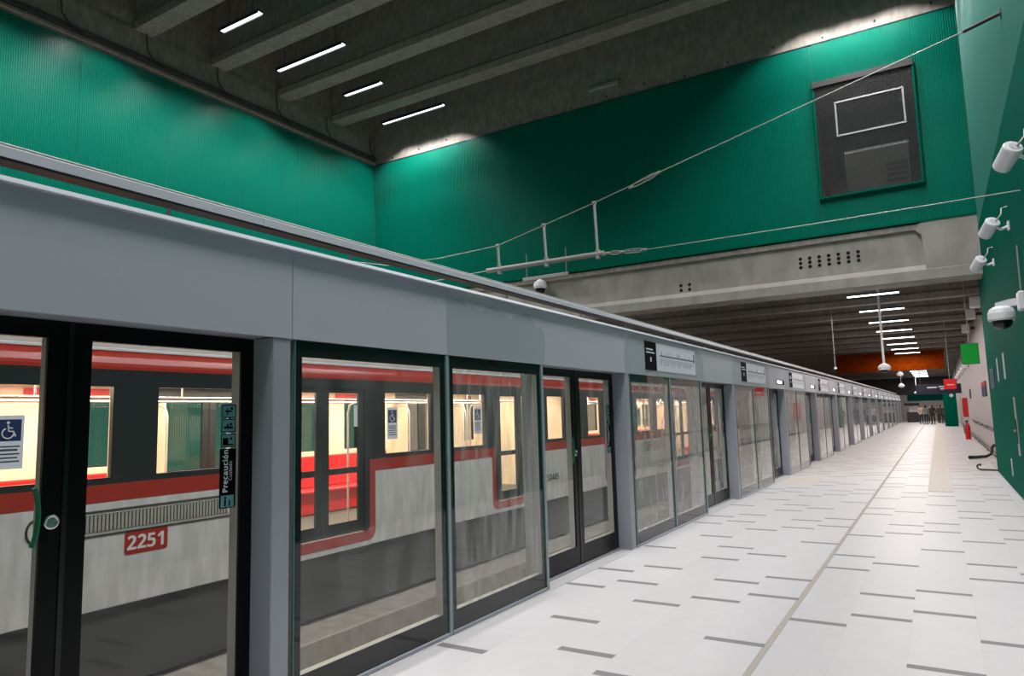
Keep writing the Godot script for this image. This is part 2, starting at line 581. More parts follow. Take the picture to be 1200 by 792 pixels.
func build_end_wall() -> void:
	var w := thing("wall_end", "green ribbed wall over a concrete beam at the end of the high hall", "wall", Vector3.ZERO, "", "structure")
	# cladding in sheets; those at the ventilation opening are cut round it
	var vx0 := -2.20
	var vx1 := 0.16
	var vy0 := 7.12
	var vy1 := 10.30
	for q in [[WALL_L - 0.4, 6.0, vx0, 14.8], [vx1, 6.0, WALL_R + 0.5, 14.8], [vx0, 6.0, vx1, vy0], [vx0, vy1, vx1, 14.8]]:
		bx(w, "backing", mats.concrete, Vector3(q[0], q[1], END_Z - 0.5), Vector3(q[2], q[3], END_Z - 0.02))
	var edges := [WALL_L]
	var x := WALL_L
	while x + 2.18 < vx0 - 0.4:
		x += 2.18
		edges.append(x)
	edges.append_array([vx0, vx1, WALL_R])
	for i in edges.size() - 1:
		var x0: float = edges[i]
		var wide: float = edges[i + 1] - x0
		if is_equal_approx(x0, vx0):
			sheet(w, mats.green_metal, Vector3(x0 + 0.003, 6.20, END_Z), wide - 0.006, vy0 - 6.20, 0)
			sheet(w, mats.green_metal, Vector3(x0 + 0.003, vy1, END_Z), wide - 0.006, 11.42 - vy1, 0)
		else:
			sheet(w, mats.green_metal, Vector3(x0 + 0.003, 6.20, END_Z), wide - 0.006, 5.22, 0)
	bx(w, "drip_edge", mats.green_flat, Vector3(WALL_L, 6.17, END_Z - 0.02), Vector3(WALL_R, 6.205, END_Z + 0.03))
	bx(w, "top_edge", mats.dark_pipe, Vector3(WALL_L, 11.42, END_Z - 0.02), Vector3(WALL_R, 11.44, END_Z + 0.025))
	for k in 15:
		var bm := MB.new()
		var p := Vector3(WALL_L + 0.9 + k * 1.25, 11.55 + 0.06 * (k % 3), END_Z - 0.02)
		bm.cyl(p, p + Vector3(0, 0, 0.03), 0.03, 0.025, 8)
		put(w, "tie_bolt", bm.mesh(), mats.black_plastic)
	# main beam: lower flange, sloped shoulder, thinner web, thick end block
	var m := MB.new()
	m.prism(PackedVector2Array([Vector2(0, 4.72), Vector2(0.02, 4.74), Vector2(0.02, 4.98), Vector2(-0.10, 5.12), Vector2(-0.10, 6.08), Vector2(-0.02, 6.14), Vector2(-0.02, 6.18), Vector2(-0.75, 6.18), Vector2(-0.75, 4.72)]), Vector3(WALL_L, 0, END_Z), Vector3.BACK, Vector3.UP, Vector3(WALL_R + 0.4 - WALL_L, 0, 0))
	put(w, "main_beam", m.mesh(), mats.beam_concrete)
	var eb := MB.new()
	eb.prism(PackedVector2Array([Vector2(0.02, 4.9), Vector2(WALL_R, 4.9), Vector2(WALL_R, 6.17), Vector2(-0.02, 6.17), Vector2(-0.14, 5.98), Vector2(-0.02, 5.85)]), Vector3(0, 0, END_Z - 0.12), Vector3.RIGHT, Vector3.UP, Vector3(0, 0, 0.128))
	put(w, "beam_end_block", eb.mesh(), mats.beam_concrete)
	var holes := []
	for cx in 7:
		for cy in 3:
			holes.append(Vector2(-2.825 + cx * 0.231, 5.66 - cy * 0.115))
	for q in [Vector2(-6.09, 5.345), Vector2(-5.84, 5.345), Vector2(-6.09, 5.205), Vector2(-5.84, 5.205)]:
		holes.append(q)
	for q in holes:
		var hm := MB.new()
		hm.lathe(Vector3(q.x, q.y, END_Z - 0.10), Vector3.BACK, [Vector2(0.046, 0.0), Vector2(0.046, 0.006), Vector2(0.034, 0.006), Vector2(0.034, 0.001), Vector2(0.0, 0.001)], 12)
		put(w, "duct_mouth", hm.mesh(), mats.black_plastic)
	# ventilation opening behind wire mesh
	var v := thing("ventilation_grille", "dark wire mesh grille with a machine behind it in the green wall", "grille", Vector3((vx0 + vx1) / 2, vy0, END_Z))
	# added unseen recess, plain grey walls; its depth keeps the opening dark
	for q in [[Vector3(vx0 - 0.1, vy0 - 0.1, END_Z - 2.6), Vector3(vx1 + 0.1, vy1 + 0.1, END_Z - 2.5)], [Vector3(vx0 - 0.1, vy0 - 0.1, END_Z - 2.5), Vector3(vx0, vy1 + 0.1, END_Z - 0.5)], [Vector3(vx1, vy0 - 0.1, END_Z - 2.5), Vector3(vx1 + 0.1, vy1 + 0.1, END_Z - 0.5)], [Vector3(vx0, vy0 - 0.1, END_Z - 2.5), Vector3(vx1, vy0, END_Z - 0.5)], [Vector3(vx0, vy1, END_Z - 2.5), Vector3(vx1, vy1 + 0.1, END_Z - 0.5)]]:
		bx(v, "added_recess_wall", mats.concrete, q[0], q[1])
	for q in [[vx0, vy0, vx0 + 0.05, vy1], [vx1 - 0.05, vy0, vx1, vy1], [vx0 + 0.05, vy0, vx1 - 0.05, vy0 + 0.05]]:
		bx(v, "frame", mats.green_flat, Vector3(q[0], q[1], END_Z - 0.01), Vector3(q[2], q[3], END_Z + 0.125), 0.004)
	bx(v, "hood", mats.dark_pipe, Vector3(vx0, vy1 - 0.16, END_Z - 0.01), Vector3(vx1, vy1, END_Z + 0.15), 0.008)
	var g := MB.new()
	var gx := vx0 + 0.06
	while gx < vx1 - 0.05:
		g.box(Vector3(gx, vy0 + 0.05, END_Z + 0.104), Vector3(gx + 0.013, vy1 - 0.16, END_Z + 0.108))
		gx += 0.042
	var gy := vy0 + 0.06
	while gy < vy1 - 0.16:
		g.box(Vector3(vx0 + 0.05, gy, END_Z + 0.107), Vector3(vx1 - 0.05, gy + 0.013, END_Z + 0.111))
		gy += 0.042
	var wm := put(v, "wire_mesh", g.mesh(), mats.mesh_dark)
	wm.position -= W(v) * 0.0
	wm.set_meta("kind", "stuff")
	for q in [[-1.69, 9.60, -0.10, 9.645], [-1.69, 8.70, -0.10, 8.745], [-1.69, 8.745, -1.645, 9.60], [-0.145, 8.745, -0.10, 9.60]]:
		bx(v, "damper_frame", mats.steel, Vector3(q[0], q[1], END_Z + 0.10), Vector3(q[2], q[3], END_Z + 0.125), 0.004)
	var un := bx(v, "machine_casing", mats.machine, Vector3(-1.55, 7.17, END_Z - 0.01), Vector3(-0.10, 8.22, END_Z + 0.09), 0.01)
	bx(un, "casing_trim", mats.steel, Vector3(-1.55, 8.20, END_Z + 0.085), Vector3(-0.10, 8.26, END_Z + 0.103), 0.004)
	for k in 4:
		bx(un, "louvre_slot", mats.mesh_dark, Vector3(-0.62, 7.28 + k * 0.135, END_Z + 0.0905), Vector3(-0.17, 7.37 + k * 0.135, END_Z + 0.0925))
	# unlit fitting on the band above the cladding
	var uf := thing("unlit_light_fitting", "grey unlit linear fitting on the concrete band above the green wall", "light fitting", Vector3(-8.2, 11.95, END_Z))
	bx(uf, "body", mats.galvanised, Vector3(-8.68, 11.90, END_Z - 0.02), Vector3(-7.66, 12.02, END_Z + 0.07), 0.01)
	bx(uf, "diffuser", mats.alu_warm, Vector3(-8.66, 11.88, END_Z), Vector3(-7.68, 11.90, END_Z + 0.06), 0.004)


func build_low_ceiling() -> void:
	var c := thing("ceiling_low", "brown-grey concrete ceiling of shallow cross beams over the low platform", "ceiling", Vector3.ZERO, "", "structure")
	bx(c, "slab", mats.concrete, Vector3(WALL_L - 0.4, 6.6, FAR_Z), Vector3(2.0, 7.0, END_Z - 0.5))  # slab raised here too, so the beams shade it
	for k in 19:
		var z := -24.6 - 3.5 * k
		var m := MB.new()
		m.prism(PackedVector2Array([Vector2(-0.20, 4.95), Vector2(0.20, 4.95), Vector2(0.22, 5.12), Vector2(0.16, 5.2), Vector2(0.16, 6.61), Vector2(-0.16, 6.61), Vector2(-0.16, 5.2), Vector2(-0.22, 5.12)]), Vector3(WALL_L, 0, z - 0.2), Vector3.BACK, Vector3.UP, Vector3(1.5 - WALL_L, 0, 0))
		put(c, "beam", m.mesh(), mats.concrete)
	var wf := thing("wall_far", "white wall with a green band closing the far end of the platform", "wall", Vector3.ZERO, "", "structure")
	bx(wf, "backing", mats.wall_white, Vector3(WALL_L - 0.4, -1.5, FAR_Z - 0.4), Vector3(2.0, 7.0, FAR_Z))
	bx(wf, "green_band", mats.green_flat, Vector3(-3.0, 2.25, FAR_Z), Vector3(1.5, 2.95, FAR_Z + 0.05))
	bx(wf, "dark_soffit", mats.dark_pipe, Vector3(WALL_L, 2.95, FAR_Z), Vector3(1.5, 4.9, FAR_Z + 0.05))
	for k in 19:
		var z := -21.4 - 3.6 * k
		low_light(-1.95, -0.66, z, "white linear light over the low platform, %s from the big concrete beam" % ORD[k], "linear lights above the low platform", "tube_light")
	for k in 6:
		low_light(-15.9, -14.6, -21.4 - 3.6 * k, "white linear light over the opposite low platform, %s from the big concrete beam" % ORD[k], "linear lights above the opposite platform", "tube_light")

func low_light(x0: float, x1: float, z: float, label: String, group: String, called: String) -> void:
	var t := thing(called, label, "light", Vector3((x0 + x1) / 2, 4.75, z), group)
	bx(t, "housing", mats.housing, Vector3(x0, 4.785, z - 0.022), Vector3(x1, 4.83, z + 0.022))
	bx(t, "diffuser", mats.tube_glow, Vector3(x0 + 0.01, 4.752, z - 0.022), Vector3(x1 - 0.01, 4.785, z + 0.022), 0.006)
	for x in [x0 + 0.2, x1 - 0.2]:
		var m := MB.new()
		m.cyl(Vector3(x, 4.83, z), Vector3(x, 6.6, z), 0.006, 0.006, 6)
		shape_at(t, "hanger", m, mats.housing)
	area(t, "lamp", Vector3((x0 + x1) / 2, 4.745, z), Vector2(x1 - x0, 0.04), LOW_LAMP, Color(1.0, 0.96, 0.935))

# mesh whose vertices are in world coordinates, under a thing that stands elsewhere
func shape_at(parent: Node, called: String, m: MB, mt: Material, label := "") -> MeshInstance3D:
	return put(parent, called, m.mesh(), mt, Vector3.ZERO, label)


func build_right_wall() -> void:
	var w := thing("wall_right", "green panelled wall beside the platform, ribbed sheets with sheen painted in above", "wall", Vector3.ZERO, "", "structure")
	bx(w, "backing", mats.concrete, Vector3(WALL_R + 0.05, -0.3, -21.5), Vector3(WALL_R + 0.5, 14.8, BACK_Z))
	var z := 4.2
	while z > -21.4:
		var z1: float = maxf(z - 1.28, -21.5)
		bx(w, "panel", mats.green_flat, Vector3(WALL_R, 0.02, z1 + 0.002), Vector3(WALL_R + 0.05, 5.84, z - 0.002), 0.003)
		z = z1
	bx(w, "corner_trim", mats.green_flat, Vector3(WALL_R, 0.0, -21.53), Vector3(WALL_R + 0.5, 6.0, -21.5))
	z = 5.5
	while z > END_Z:
		var wide: float = minf(2.37, z - END_Z)
		if wide > 0.3:
			sheet(w, mats.green_sheen, Vector3(WALL_R + 0.013, 5.86, z - wide + 0.004), wide - 0.008, 5.55, -PI / 2)
		z -= 2.37
	bx(w, "ledge_trim", mats.green_flat, Vector3(WALL_R, 5.84, END_Z), Vector3(WALL_R + 0.05, 5.86, BACK_Z))
	bx(w, "girder", mats.concrete, Vector3(WALL_R, 11.45, END_Z), Vector3(WALL_R + 0.05, 12.42, BACK_Z), 0.01)
	var ww := thing("wall_white", "white panelled wall beside the low platform", "wall", Vector3.ZERO, "", "structure")
	for k in 24:
		bx(ww, "panel", mats.wall_white, Vector3(1.5, 0.0, -21.5 - (k + 1) * 3.0 + 0.004), Vector3(1.6, 5.0, -21.5 - k * 3.0 - 0.004), 0.004)
	bx(ww, "backing", mats.concrete, Vector3(1.58, -0.3, FAR_Z), Vector3(2.0, 7.0, -21.4))


# ---------------------------------------------------------------- platform screen

const ORD := ["first", "second", "third", "fourth", "fifth", "sixth", "seventh", "eighth", "ninth", "tenth", "eleventh", "twelfth", "thirteenth", "fourteenth", "fifteenth", "sixteenth", "seventeenth", "eighteenth", "nineteenth"]

func build_screen() -> void:
	var ends := [2.55, -2.99, -8.57, -14.10, -19.52, -24.95, -30.35]
	while ends[-1] > FAR_Z + 8.0:
		ends.append(ends[-1] - 5.4)
	for k in ends.size() - 1:
		screen_module(k - 1, ends[k], ends[k + 1])

func frame_bars(m: MB, x0: float, x1: float, z0: float, z1: float, y0: float, y1: float, side0: float, side1: float, top: float, bottom: float) -> void:
	# z0 is the edge nearer the camera (larger z); four bars round an opening
	m.box(Vector3(x0, y0, z0 - side0), Vector3(x1, y1, z0))
	m.box(Vector3(x0, y0, z1), Vector3(x1, y1, z1 + side1))
	m.box(Vector3(x0, y1 - top, z1 + side1), Vector3(x1, y1, z0 - side0))
	m.box(Vector3(x0, y0, z1 + side1), Vector3(x1, y0 + bottom, z0 - side0))

func screen_module(k: int, za: float, zb: float) -> void:
	var f0 := za - 0.03
	var fm := za - 1.60
	var f1 := za - 3.20
	var d0 := za - 3.26
	var d1 := zb + 0.14
	# --- two fixed panels
	var names := ["clear fixed glass panel two panels away from the doors before train number 2251", "clear fixed glass panel adjoining the doors before train number 2251"]
	var grp := "fixed glass panels next to the doors before number 2251"
	if k == 0:
		names = ["fixed glass panel in front of the red outlined train door, beside the post", "streaky fixed glass panel under the darker patch of the header"]
		grp = ""
	elif k > 0:
		names = ["milky fixed glass panel under the %s route map after the train gap, beside the post" % ORD[k - 1], "milky fixed glass panel under the %s route map after the train gap, beside the doors" % ORD[k - 1]]
		grp = "fixed glass panels under the route maps"
	for p in 2:
		var z0: float = f0 if p == 0 else fm - 0.045
		var z1: float = fm if p == 0 else f1
		var t := thing("glass_panel", names[p], "glass panel", Vector3(FACE, 0, (z0 + z1) / 2), grp)
		pane(t, "pane", mats.screen_glass, FACE - 0.009, 0.035, 2.22, z1 + 0.003, z0 - 0.003)
		var m := MB.new()
		frame_bars(m, FACE - 0.016, FACE - 0.011, z0, z1, 0.03, 2.2215, 0.065, 0.065, 0.105, 0.15)
		shape_at(t, "black_border", m, mats.frit)
		var s := MB.new()
		frame_bars(s, FACE - 0.085, FACE - 0.018, z0, z1, 0.03, 2.2215, 0.062, 0.062, 0.10, 0.145)
		shape_at(t, "subframe", s, mats.alu_warm)
		pane(t, "dust_film", mats.dust_smear if k > 0 else mats.dust_streak if p == 1 else mats.dust_film, FACE - 0.0125, 0.17, 2.125, z1 + 0.06, z0 - 0.06)
		bx(t, "bottom_rail", mats.alu, Vector3(FACE - 0.09, 0.0, z1), Vector3(FACE + 0.004, 0.03, z0), 0.004)
		for zz in [z0, z1]:
			bx(t, "glass_edge", mats.glass_edge, Vector3(FACE - 0.011, 0.03, zz - 0.004), Vector3(FACE + 0.001, 2.2215, zz + 0.004))
		var mz: float = fm - 0.0225 if p == 0 else f1 - 0.028
		var half := 0.018 if p == 0 else 0.024
		bx(t, "mullion", mats.alu, Vector3(FACE - (0.10 if p == 0 else 0.20), 0.0, mz - half), Vector3(FACE + 0.002, 2.2215, mz + half), 0.005)
	# --- sliding doors
	var o: String = ORD[maxi(k - 1, 0)]
	var dl := "black-framed sliding doors just past the %s route map after the train gap" % o
	var dg := "sliding doors between the route map headers"
	if k == -1:
		dl = "black-framed sliding doors in front of the train car numbered 2251"; dg = ""
	elif k == 0:
		dl = "black-framed sliding doors in front of the gap between two train cars"; dg = ""
	var t := thing("sliding_door", dl, "door", Vector3(DOOR_X, 0, (d0 + d1) / 2), dg)
	var mid := (d0 + d1) / 2
	for s in 2:
		var a: float = d0 if s == 0 else mid - 0.004
		var b: float = mid + 0.004 if s == 0 else d1
		var so: float = 0.085
		var si: float = 0.098
		var m := MB.new()
		frame_bars(m, DOOR_X - 0.02, DOOR_X, a, b, 0.03, 2.2215, so if s == 0 else si, si if s == 0 else so, 0.085, 0.20)
		var leaf := shape_at(t, "door_leaf", m, mats.leaf_frame)
		var g0: float = a - (so if s == 0 else si)
		var g1: float = b + (si if s == 0 else so)
		pane(leaf, "pane", mats.screen_glass, DOOR_X - 0.010, 0.225, 2.145, g1 - 0.01, g0 + 0.01)
		var iv := MB.new()
		frame_bars(iv, DOOR_X - 0.095, DOOR_X - 0.021, a - 0.01, b + 0.01, 0.03, 2.2215, so - 0.012, so - 0.012, 0.08, 0.19)
		shape_at(leaf, "inner_frame", iv, mats.alu_warm)
		if k >= 0:
			pane(leaf, "dust_film", mats.dust_smear if k > 0 else mats.dust_film, DOOR_X - 0.0125, 0.23, 2.14, g1, g0)
		if s == 1:
			warning_strip(leaf, g1 + 0.03)
	bx(t, "meeting_seal", mats.black_plastic, Vector3(DOOR_X - 0.015, 0.03, mid - 0.012), Vector3(DOOR_X + 0.006, 2.2215, mid + 0.012))
	var hm := MB.new()
	var arc := []
	for i in 9:
		var q := -1.0 + 2.0 * i / 8.0
		arc.append(Vector3(DOOR_X + 0.010, 1.30 + sin(q) * 0.16, mid + 0.115 + (cos(q) - 1.0) * -0.05))
	hm.tube(arc, 0.012, 8)
	shape_at(t, "release_lever", hm, mats.lever_green, "green release lever")
	var kn := MB.new()
	kn.lathe(Vector3(DOOR_X, 1.27, mid + 0.055), Vector3.RIGHT, [Vector2(0.034, 0.0), Vector2(0.034, 0.008), Vector2(0.028, 0.011), Vector2(0.022, 0.008), Vector2(0.0, 0.008)], 20)
	shape_at(t, "lock_disc", kn, mats.chrome, "round metal lock disc")
	bx(t, "threshold", mats.alu, Vector3(DOOR_X - 0.05, 0.0, d1), Vector3(DOOR_X + 0.03, 0.018, d0), 0.003)
	# --- post
	var pl := "grey steel post past the %s route map after the train gap" % o
	var pg := "posts between the route map headers"
	if k == -1:
		pl = "grey steel post beside the sliding doors that show train number 2251"; pg = ""
	elif k == 0:
		pl = "grey steel post between the doors at the train gap and the first map panel"; pg = ""
	var po := thing("screen_post", pl, "post", Vector3(FACE - 0.13, 0, zb + 0.07), pg)
	bx(po, "casing", mats.alu, Vector3(FACE - 0.26, 0.0, zb + 0.004), Vector3(FACE, 2.2215, zb + 0.14), 0.006)
	bx(po, "foot_plate", mats.alu_light, Vector3(FACE - 0.24, 0.0, zb + 0.002), Vector3(FACE + 0.003, 0.008, zb + 0.139))
	# --- header
	var hl := "grey screen header carrying the %s route map after the train gap" % o
	var hg := "screen headers with route maps"
	if k == -1:
		hl = "plain grey header box with light-catching sloped cap above the doors before train 2251"; hg = ""
	elif k == 0:
		hl = "grey header box of the screen with a darker wavy-edged patch"; hg = ""
	var h := thing("screen_header", hl, "header", Vector3(FACE - 0.2, 2.23, (za + zb) / 2), hg)
	var h0: float = za + (0.17 if k > 0 else 0.0)
	var h1: float = zb + (0.17 if k >= 0 else 0.0)
	bx(h, "core", mats.alu, Vector3(FACE - 0.42, 2.2365, h1), Vector3(FACE - 0.012, 2.778, h0))
	bx(h, "fascia", mats.header, Vector3(FACE - 0.012, 2.2225, fm - 0.0225 + 0.0015), Vector3(FACE + 0.006, 2.778, h0 - 0.0015), 0.003)
	bx(h, "fascia", mats.header, Vector3(FACE - 0.012, 2.2225, h1 + 0.0015), Vector3(FACE + 0.006, 2.778, fm - 0.024), 0.003)
	var cm := MB.new()
	cm.prism(PackedVector2Array([Vector2(-0.44, 2.778), Vector2(0.036, 2.778), Vector2(0.036, 2.783), Vector2(0.010, 2.812), Vector2(-0.44, 2.812)]), Vector3(FACE, 0, h1), Vector3.RIGHT, Vector3.UP, Vector3(0, 0, h0 - h1))  # nose sloped to catch the overhead lamps and brighten the edge; header paint
	shape_at(h, "cap", cm, mats.header)
	bx(h, "soffit", mats.alu, Vector3(FACE - 0.20, 2.2245, zb + 0.17), Vector3(FACE - 0.02, 2.237, d0))
	var pm := MB.new()
	if k == 0:
		var poly := PackedVector2Array([Vector2(-4.612, 2.23), Vector2(-4.612, 2.69)])
		for i in 17:
			var z := -4.62 - 1.6 * i / 16.0
			poly.append(Vector2(z, 2.675 + 0.035 * sin(i * 1.1) - 0.02 * sin(i * 2.7) + (0.0 if i < 15 else -0.05)))
		poly.append_array([Vector2(-6.29, 2.55), Vector2(-6.30, 2.40), Vector2(-6.27, 2.23)])
		pm.prism(poly, Vector3(FACE + 0.0058, 0, 0), Vector3.BACK, Vector3.UP, Vector3(0.0008, 0, 0))
		shape_at(h, "darker_patch", pm, mats.header_patch)
	elif k > 0:
		var poly := PackedVector2Array()
		var c0 := za + 0.13
		var c1 := za - 3.42
		poly.append(Vector2(c0, 2.23))
		for i in 7:
			var q := PI / 2 * i / 6.0
			poly.append(Vector2(c0 - 0.4 * (1.0 - cos(q)), 2.48 + 0.29 * sin(q)))
		for i in 7:
			var q := PI / 2 * (1.0 - i / 6.0)
			poly.append(Vector2(c1 + 0.4 * (1.0 - cos(q)), 2.48 + 0.29 * sin(q)))
		poly.append(Vector2(c1, 2.23))
		pm.prism(poly, Vector3(FACE + 0.0058, 0, 0), Vector3.BACK, Vector3.UP, Vector3(0.0008, 0, 0))
		shape_at(h, "darker_patch", pm, mats.header_patch)
		route_map(za, o)
	if k >= 2:
		var il := bx(h, "indicator_light", mats.sign_black, Vector3(FACE + 0.006, 2.34, zb + 0.18), Vector3(FACE + 0.012, 2.45, zb + 1.20), 0.002)
		bx(il, "light_window", mats.led_glow, Vector3(FACE + 0.012, 2.36, zb + 0.50), Vector3(FACE + 0.014, 2.43, zb + 1.10))
	# long cable tray above the header, one length per module
	var tr := thing("cable_tray", "pale metal cable tray length above the %s" % ("header of the doors before number 2251" if k == -1 else "header with the wavy darker patch" if k == 0 else "header of the %s route map" % o), "cable tray", Vector3(FACE - 0.3, 2.81, (za + zb) / 2), "lengths of cable tray above the header")
	var tm := MB.new()
	var cx := FACE - 0.33
	tm.box(Vector3(cx + 0.030, 2.998, zb), Vector3(cx + 0.055, 3.052, za), 0.006)
	tm.box(Vector3(cx - 0.05, 3.000, zb), Vector3(cx + 0.032, 3.012, za))
	shape_at(tr, "channel", tm, mats.alu_light)
	bx(tr, "underside", mats.dark_pipe, Vector3(cx - 0.06, 2.984, zb), Vector3(cx + 0.045, 2.999, za))
	var ct := MB.new()
	ct.tube([Vector3(cx - 0.03, 3.085, zb), Vector3(cx - 0.03, 3.085, za)], 0.010, 8)
	shape_at(tr, "cable", ct, mats.galvanised)
	for zz in [za - 0.9, (za + zb) / 2 - 0.4, zb + 0.6]:
		var b := MB.new()
		b.box(Vector3(cx - 0.05, 2.812, zz - 0.008), Vector3(cx - 0.035, 3.09, zz + 0.008))
		shape_at(tr, "bracket", b, mats.galvanised)

func route_map(za: float, o: String) -> void:
	var z0 := za - 0.60
	var z1 := za - 2.93
	var t := thing("route_map_sign", "white route map sign with a black end block, %s after the train gap doors" % o, "sign", Vector3(FACE, 2.5, (z0 + z1) / 2), "route map signs on the header")
	bx(t, "board", mats.sign_white, Vector3(FACE + 0.006, 2.30, z1), Vector3(FACE + 0.011, 2.705, z0), 0.001)
	bx(t, "end_block", mats.sign_black, Vector3(FACE + 0.006, 2.30, z0 - 0.46), Vector3(FACE + 0.012, 2.705, z0), 0.001)
	var m := MB.new()
	var x := FACE + 0.0113
	m.box(Vector3(x, 2.520, z1 + 0.06), Vector3(x + 0.001, 2.534, z0 - 0.62))
	var r := RandomNumberGenerator.new()
	r.seed = 5
	for i in 26:
		var z := z0 - 0.62 - i * 0.064
		var tall: float = 0.012 + (0.05 if i in [1, 5, 7, 12, 13, 14, 22] else 0.0)
		m.box(Vector3(x, 2.527 - 0.014, z - 0.012), Vector3(x + 0.0012, 2.527 + tall + 0.01, z))
		var len := r.randf_range(0.05, 0.13)
		var a := Vector3(x, 2.49, z)
		var d := Vector3(0, -len * 0.85, 0.03)
		m.quad(a, a + Vector3(0, 0, -0.016), a + d + Vector3(0, 0, -0.016), a + d, Vector3.RIGHT)
	m.box(Vector3(x, 2.50, z1 + 0.04), Vector3(x + 0.001, 2.64, z1 + 0.09))
	shape_at(t, "line_diagram", m, mats.ink)
	var w := MB.new()
	for i in 2:
		w.box(Vector3(FACE + 0.012, 2.585 - i * 0.045, z0 - 0.38 + 0.06 * (1 - i)), Vector3(FACE + 0.013, 2.605 - i * 0.045, z0 - 0.05))
	w.box(Vector3(FACE + 0.012, 2.42, z0 - 0.25), Vector3(FACE + 0.013, 2.485, z0 - 0.20))
	shape_at(t, "block_lettering", w, mats.sign_white)

# vertical strip of pictograms and a caution text, stuck on the glass of a leaf
func warning_strip(leaf: Node, z: float) -> void:
	var x := DOOR_X - 0.0085
	var m := MB.new()
	m.box(Vector3(x, 1.22, z - 0.005), Vector3(x + 0.0006, 1.56, z + 0.105))
	var st := shape_at(leaf, "caution_sticker", m, mats.sign_black)
	var sq := MB.new()
	var ink := MB.new()
	var r := x + 0.0006
	for q in [[1.74, 0], [1.655, 1], [1.568, 2], [1.215, 3]]:
		var y: float = q[0]
		sq.box(Vector3(x, y, z), Vector3(x + 0.0008, y + 0.08, z + 0.10))
		# thin frame and a small figure
		frame_bars(ink, x + 0.0008, x + 0.0013, z + 0.10, z, y, y + 0.08, 0.006, 0.006, 0.006, 0.006)
		match q[1]:
			0:
				ink.box(Vector3(r, y + 0.035, z + 0.03), Vector3(r + 0.0008, y + 0.045, z + 0.075))
				ink.cyl(Vector3(r, y + 0.056, z + 0.03), Vector3(r + 0.0008, y + 0.056, z + 0.03), 0.009, 0.009, 10)
				ink.box(Vector3(r, y + 0.02, z + 0.055), Vector3(r + 0.0008, y + 0.055, z + 0.063))
			1:
				ink.box(Vector3(r, y + 0.022, z + 0.02), Vector3(r + 0.0008, y + 0.036, z + 0.08))
				ink.cyl(Vector3(r, y + 0.048, z + 0.035), Vector3(r + 0.0008, y + 0.048, z + 0.035), 0.009, 0.009, 10)
				ink.box(Vector3(r, y + 0.036, z + 0.05), Vector3(r + 0.0008, y + 0.050, z + 0.062))
			2:
				ink.box(Vector3(r, y + 0.012, z + 0.05), Vector3(r + 0.0008, y + 0.055, z + 0.088))
				ink.box(Vector3(r, y + 0.012, z + 0.015), Vector3(r + 0.0008, y + 0.02, z + 0.05))
				ink.cyl(Vector3(r, y + 0.05, z + 0.03), Vector3(r + 0.0008, y + 0.05, z + 0.03), 0.008, 0.008, 10)
			3:
				ink.box(Vector3(r, y + 0.012, z + 0.058), Vector3(r + 0.0008, y + 0.05, z + 0.07))
				ink.cyl(Vector3(r, y + 0.06, z + 0.064), Vector3(r + 0.0008, y + 0.06, z + 0.064), 0.008, 0.008, 10)
				ink.box(Vector3(r, y + 0.012, z + 0.03), Vector3(r + 0.0008, y + 0.035, z + 0.04))
				ink.cyl(Vector3(r, y + 0.042, z + 0.035), Vector3(r + 0.0008, y + 0.042, z + 0.035), 0.006, 0.006, 10)
	shape_at(st, "pictogram_squares", sq, mats.sign_teal)
	shape_at(st, "pictograms", ink, mats.sign_black)
	for q in [["Precaución", 0.034, 0.066], ["Cuidado", 0.022, 0.032]]:
		var o := put(st, "lettering", text_mesh(q[0], q[1], 0.0006, q[1] > 0.03), mats.sign_white, Vector3(x + 0.0012, 1.43, z + q[2]))
		o.basis = Basis(Vector3(0, 1, 0), Vector3(0, 0, 1), Vector3(1, 0, 0))


# ---------------------------------------------------------------- train

func build_train() -> void:
	var a := car(-7.33, true)
	a.set_meta("label", "red, white and black metro car numbered 2251 with lit windows")
	var b := car(-24.05, false)
	b.set_meta("label", "red, white and black metro car coupled behind the car numbered 2251")
	var g := thing("gangway", "dark bellows gangway between the two metro cars", "gangway", Vector3(TRAIN_X - 1.35, 0, -15.69))
	for k in 4:
		bx(g, "fold", mats.black_plastic, Vector3(TRAIN_X - 2.3, -0.05, -15.50 - k * 0.11 - 0.07), Vector3(TRAIN_X - 0.35 + 0.06 * (k % 2), 2.25, -15.50 - k * 0.11 + 0.03), 0.02)

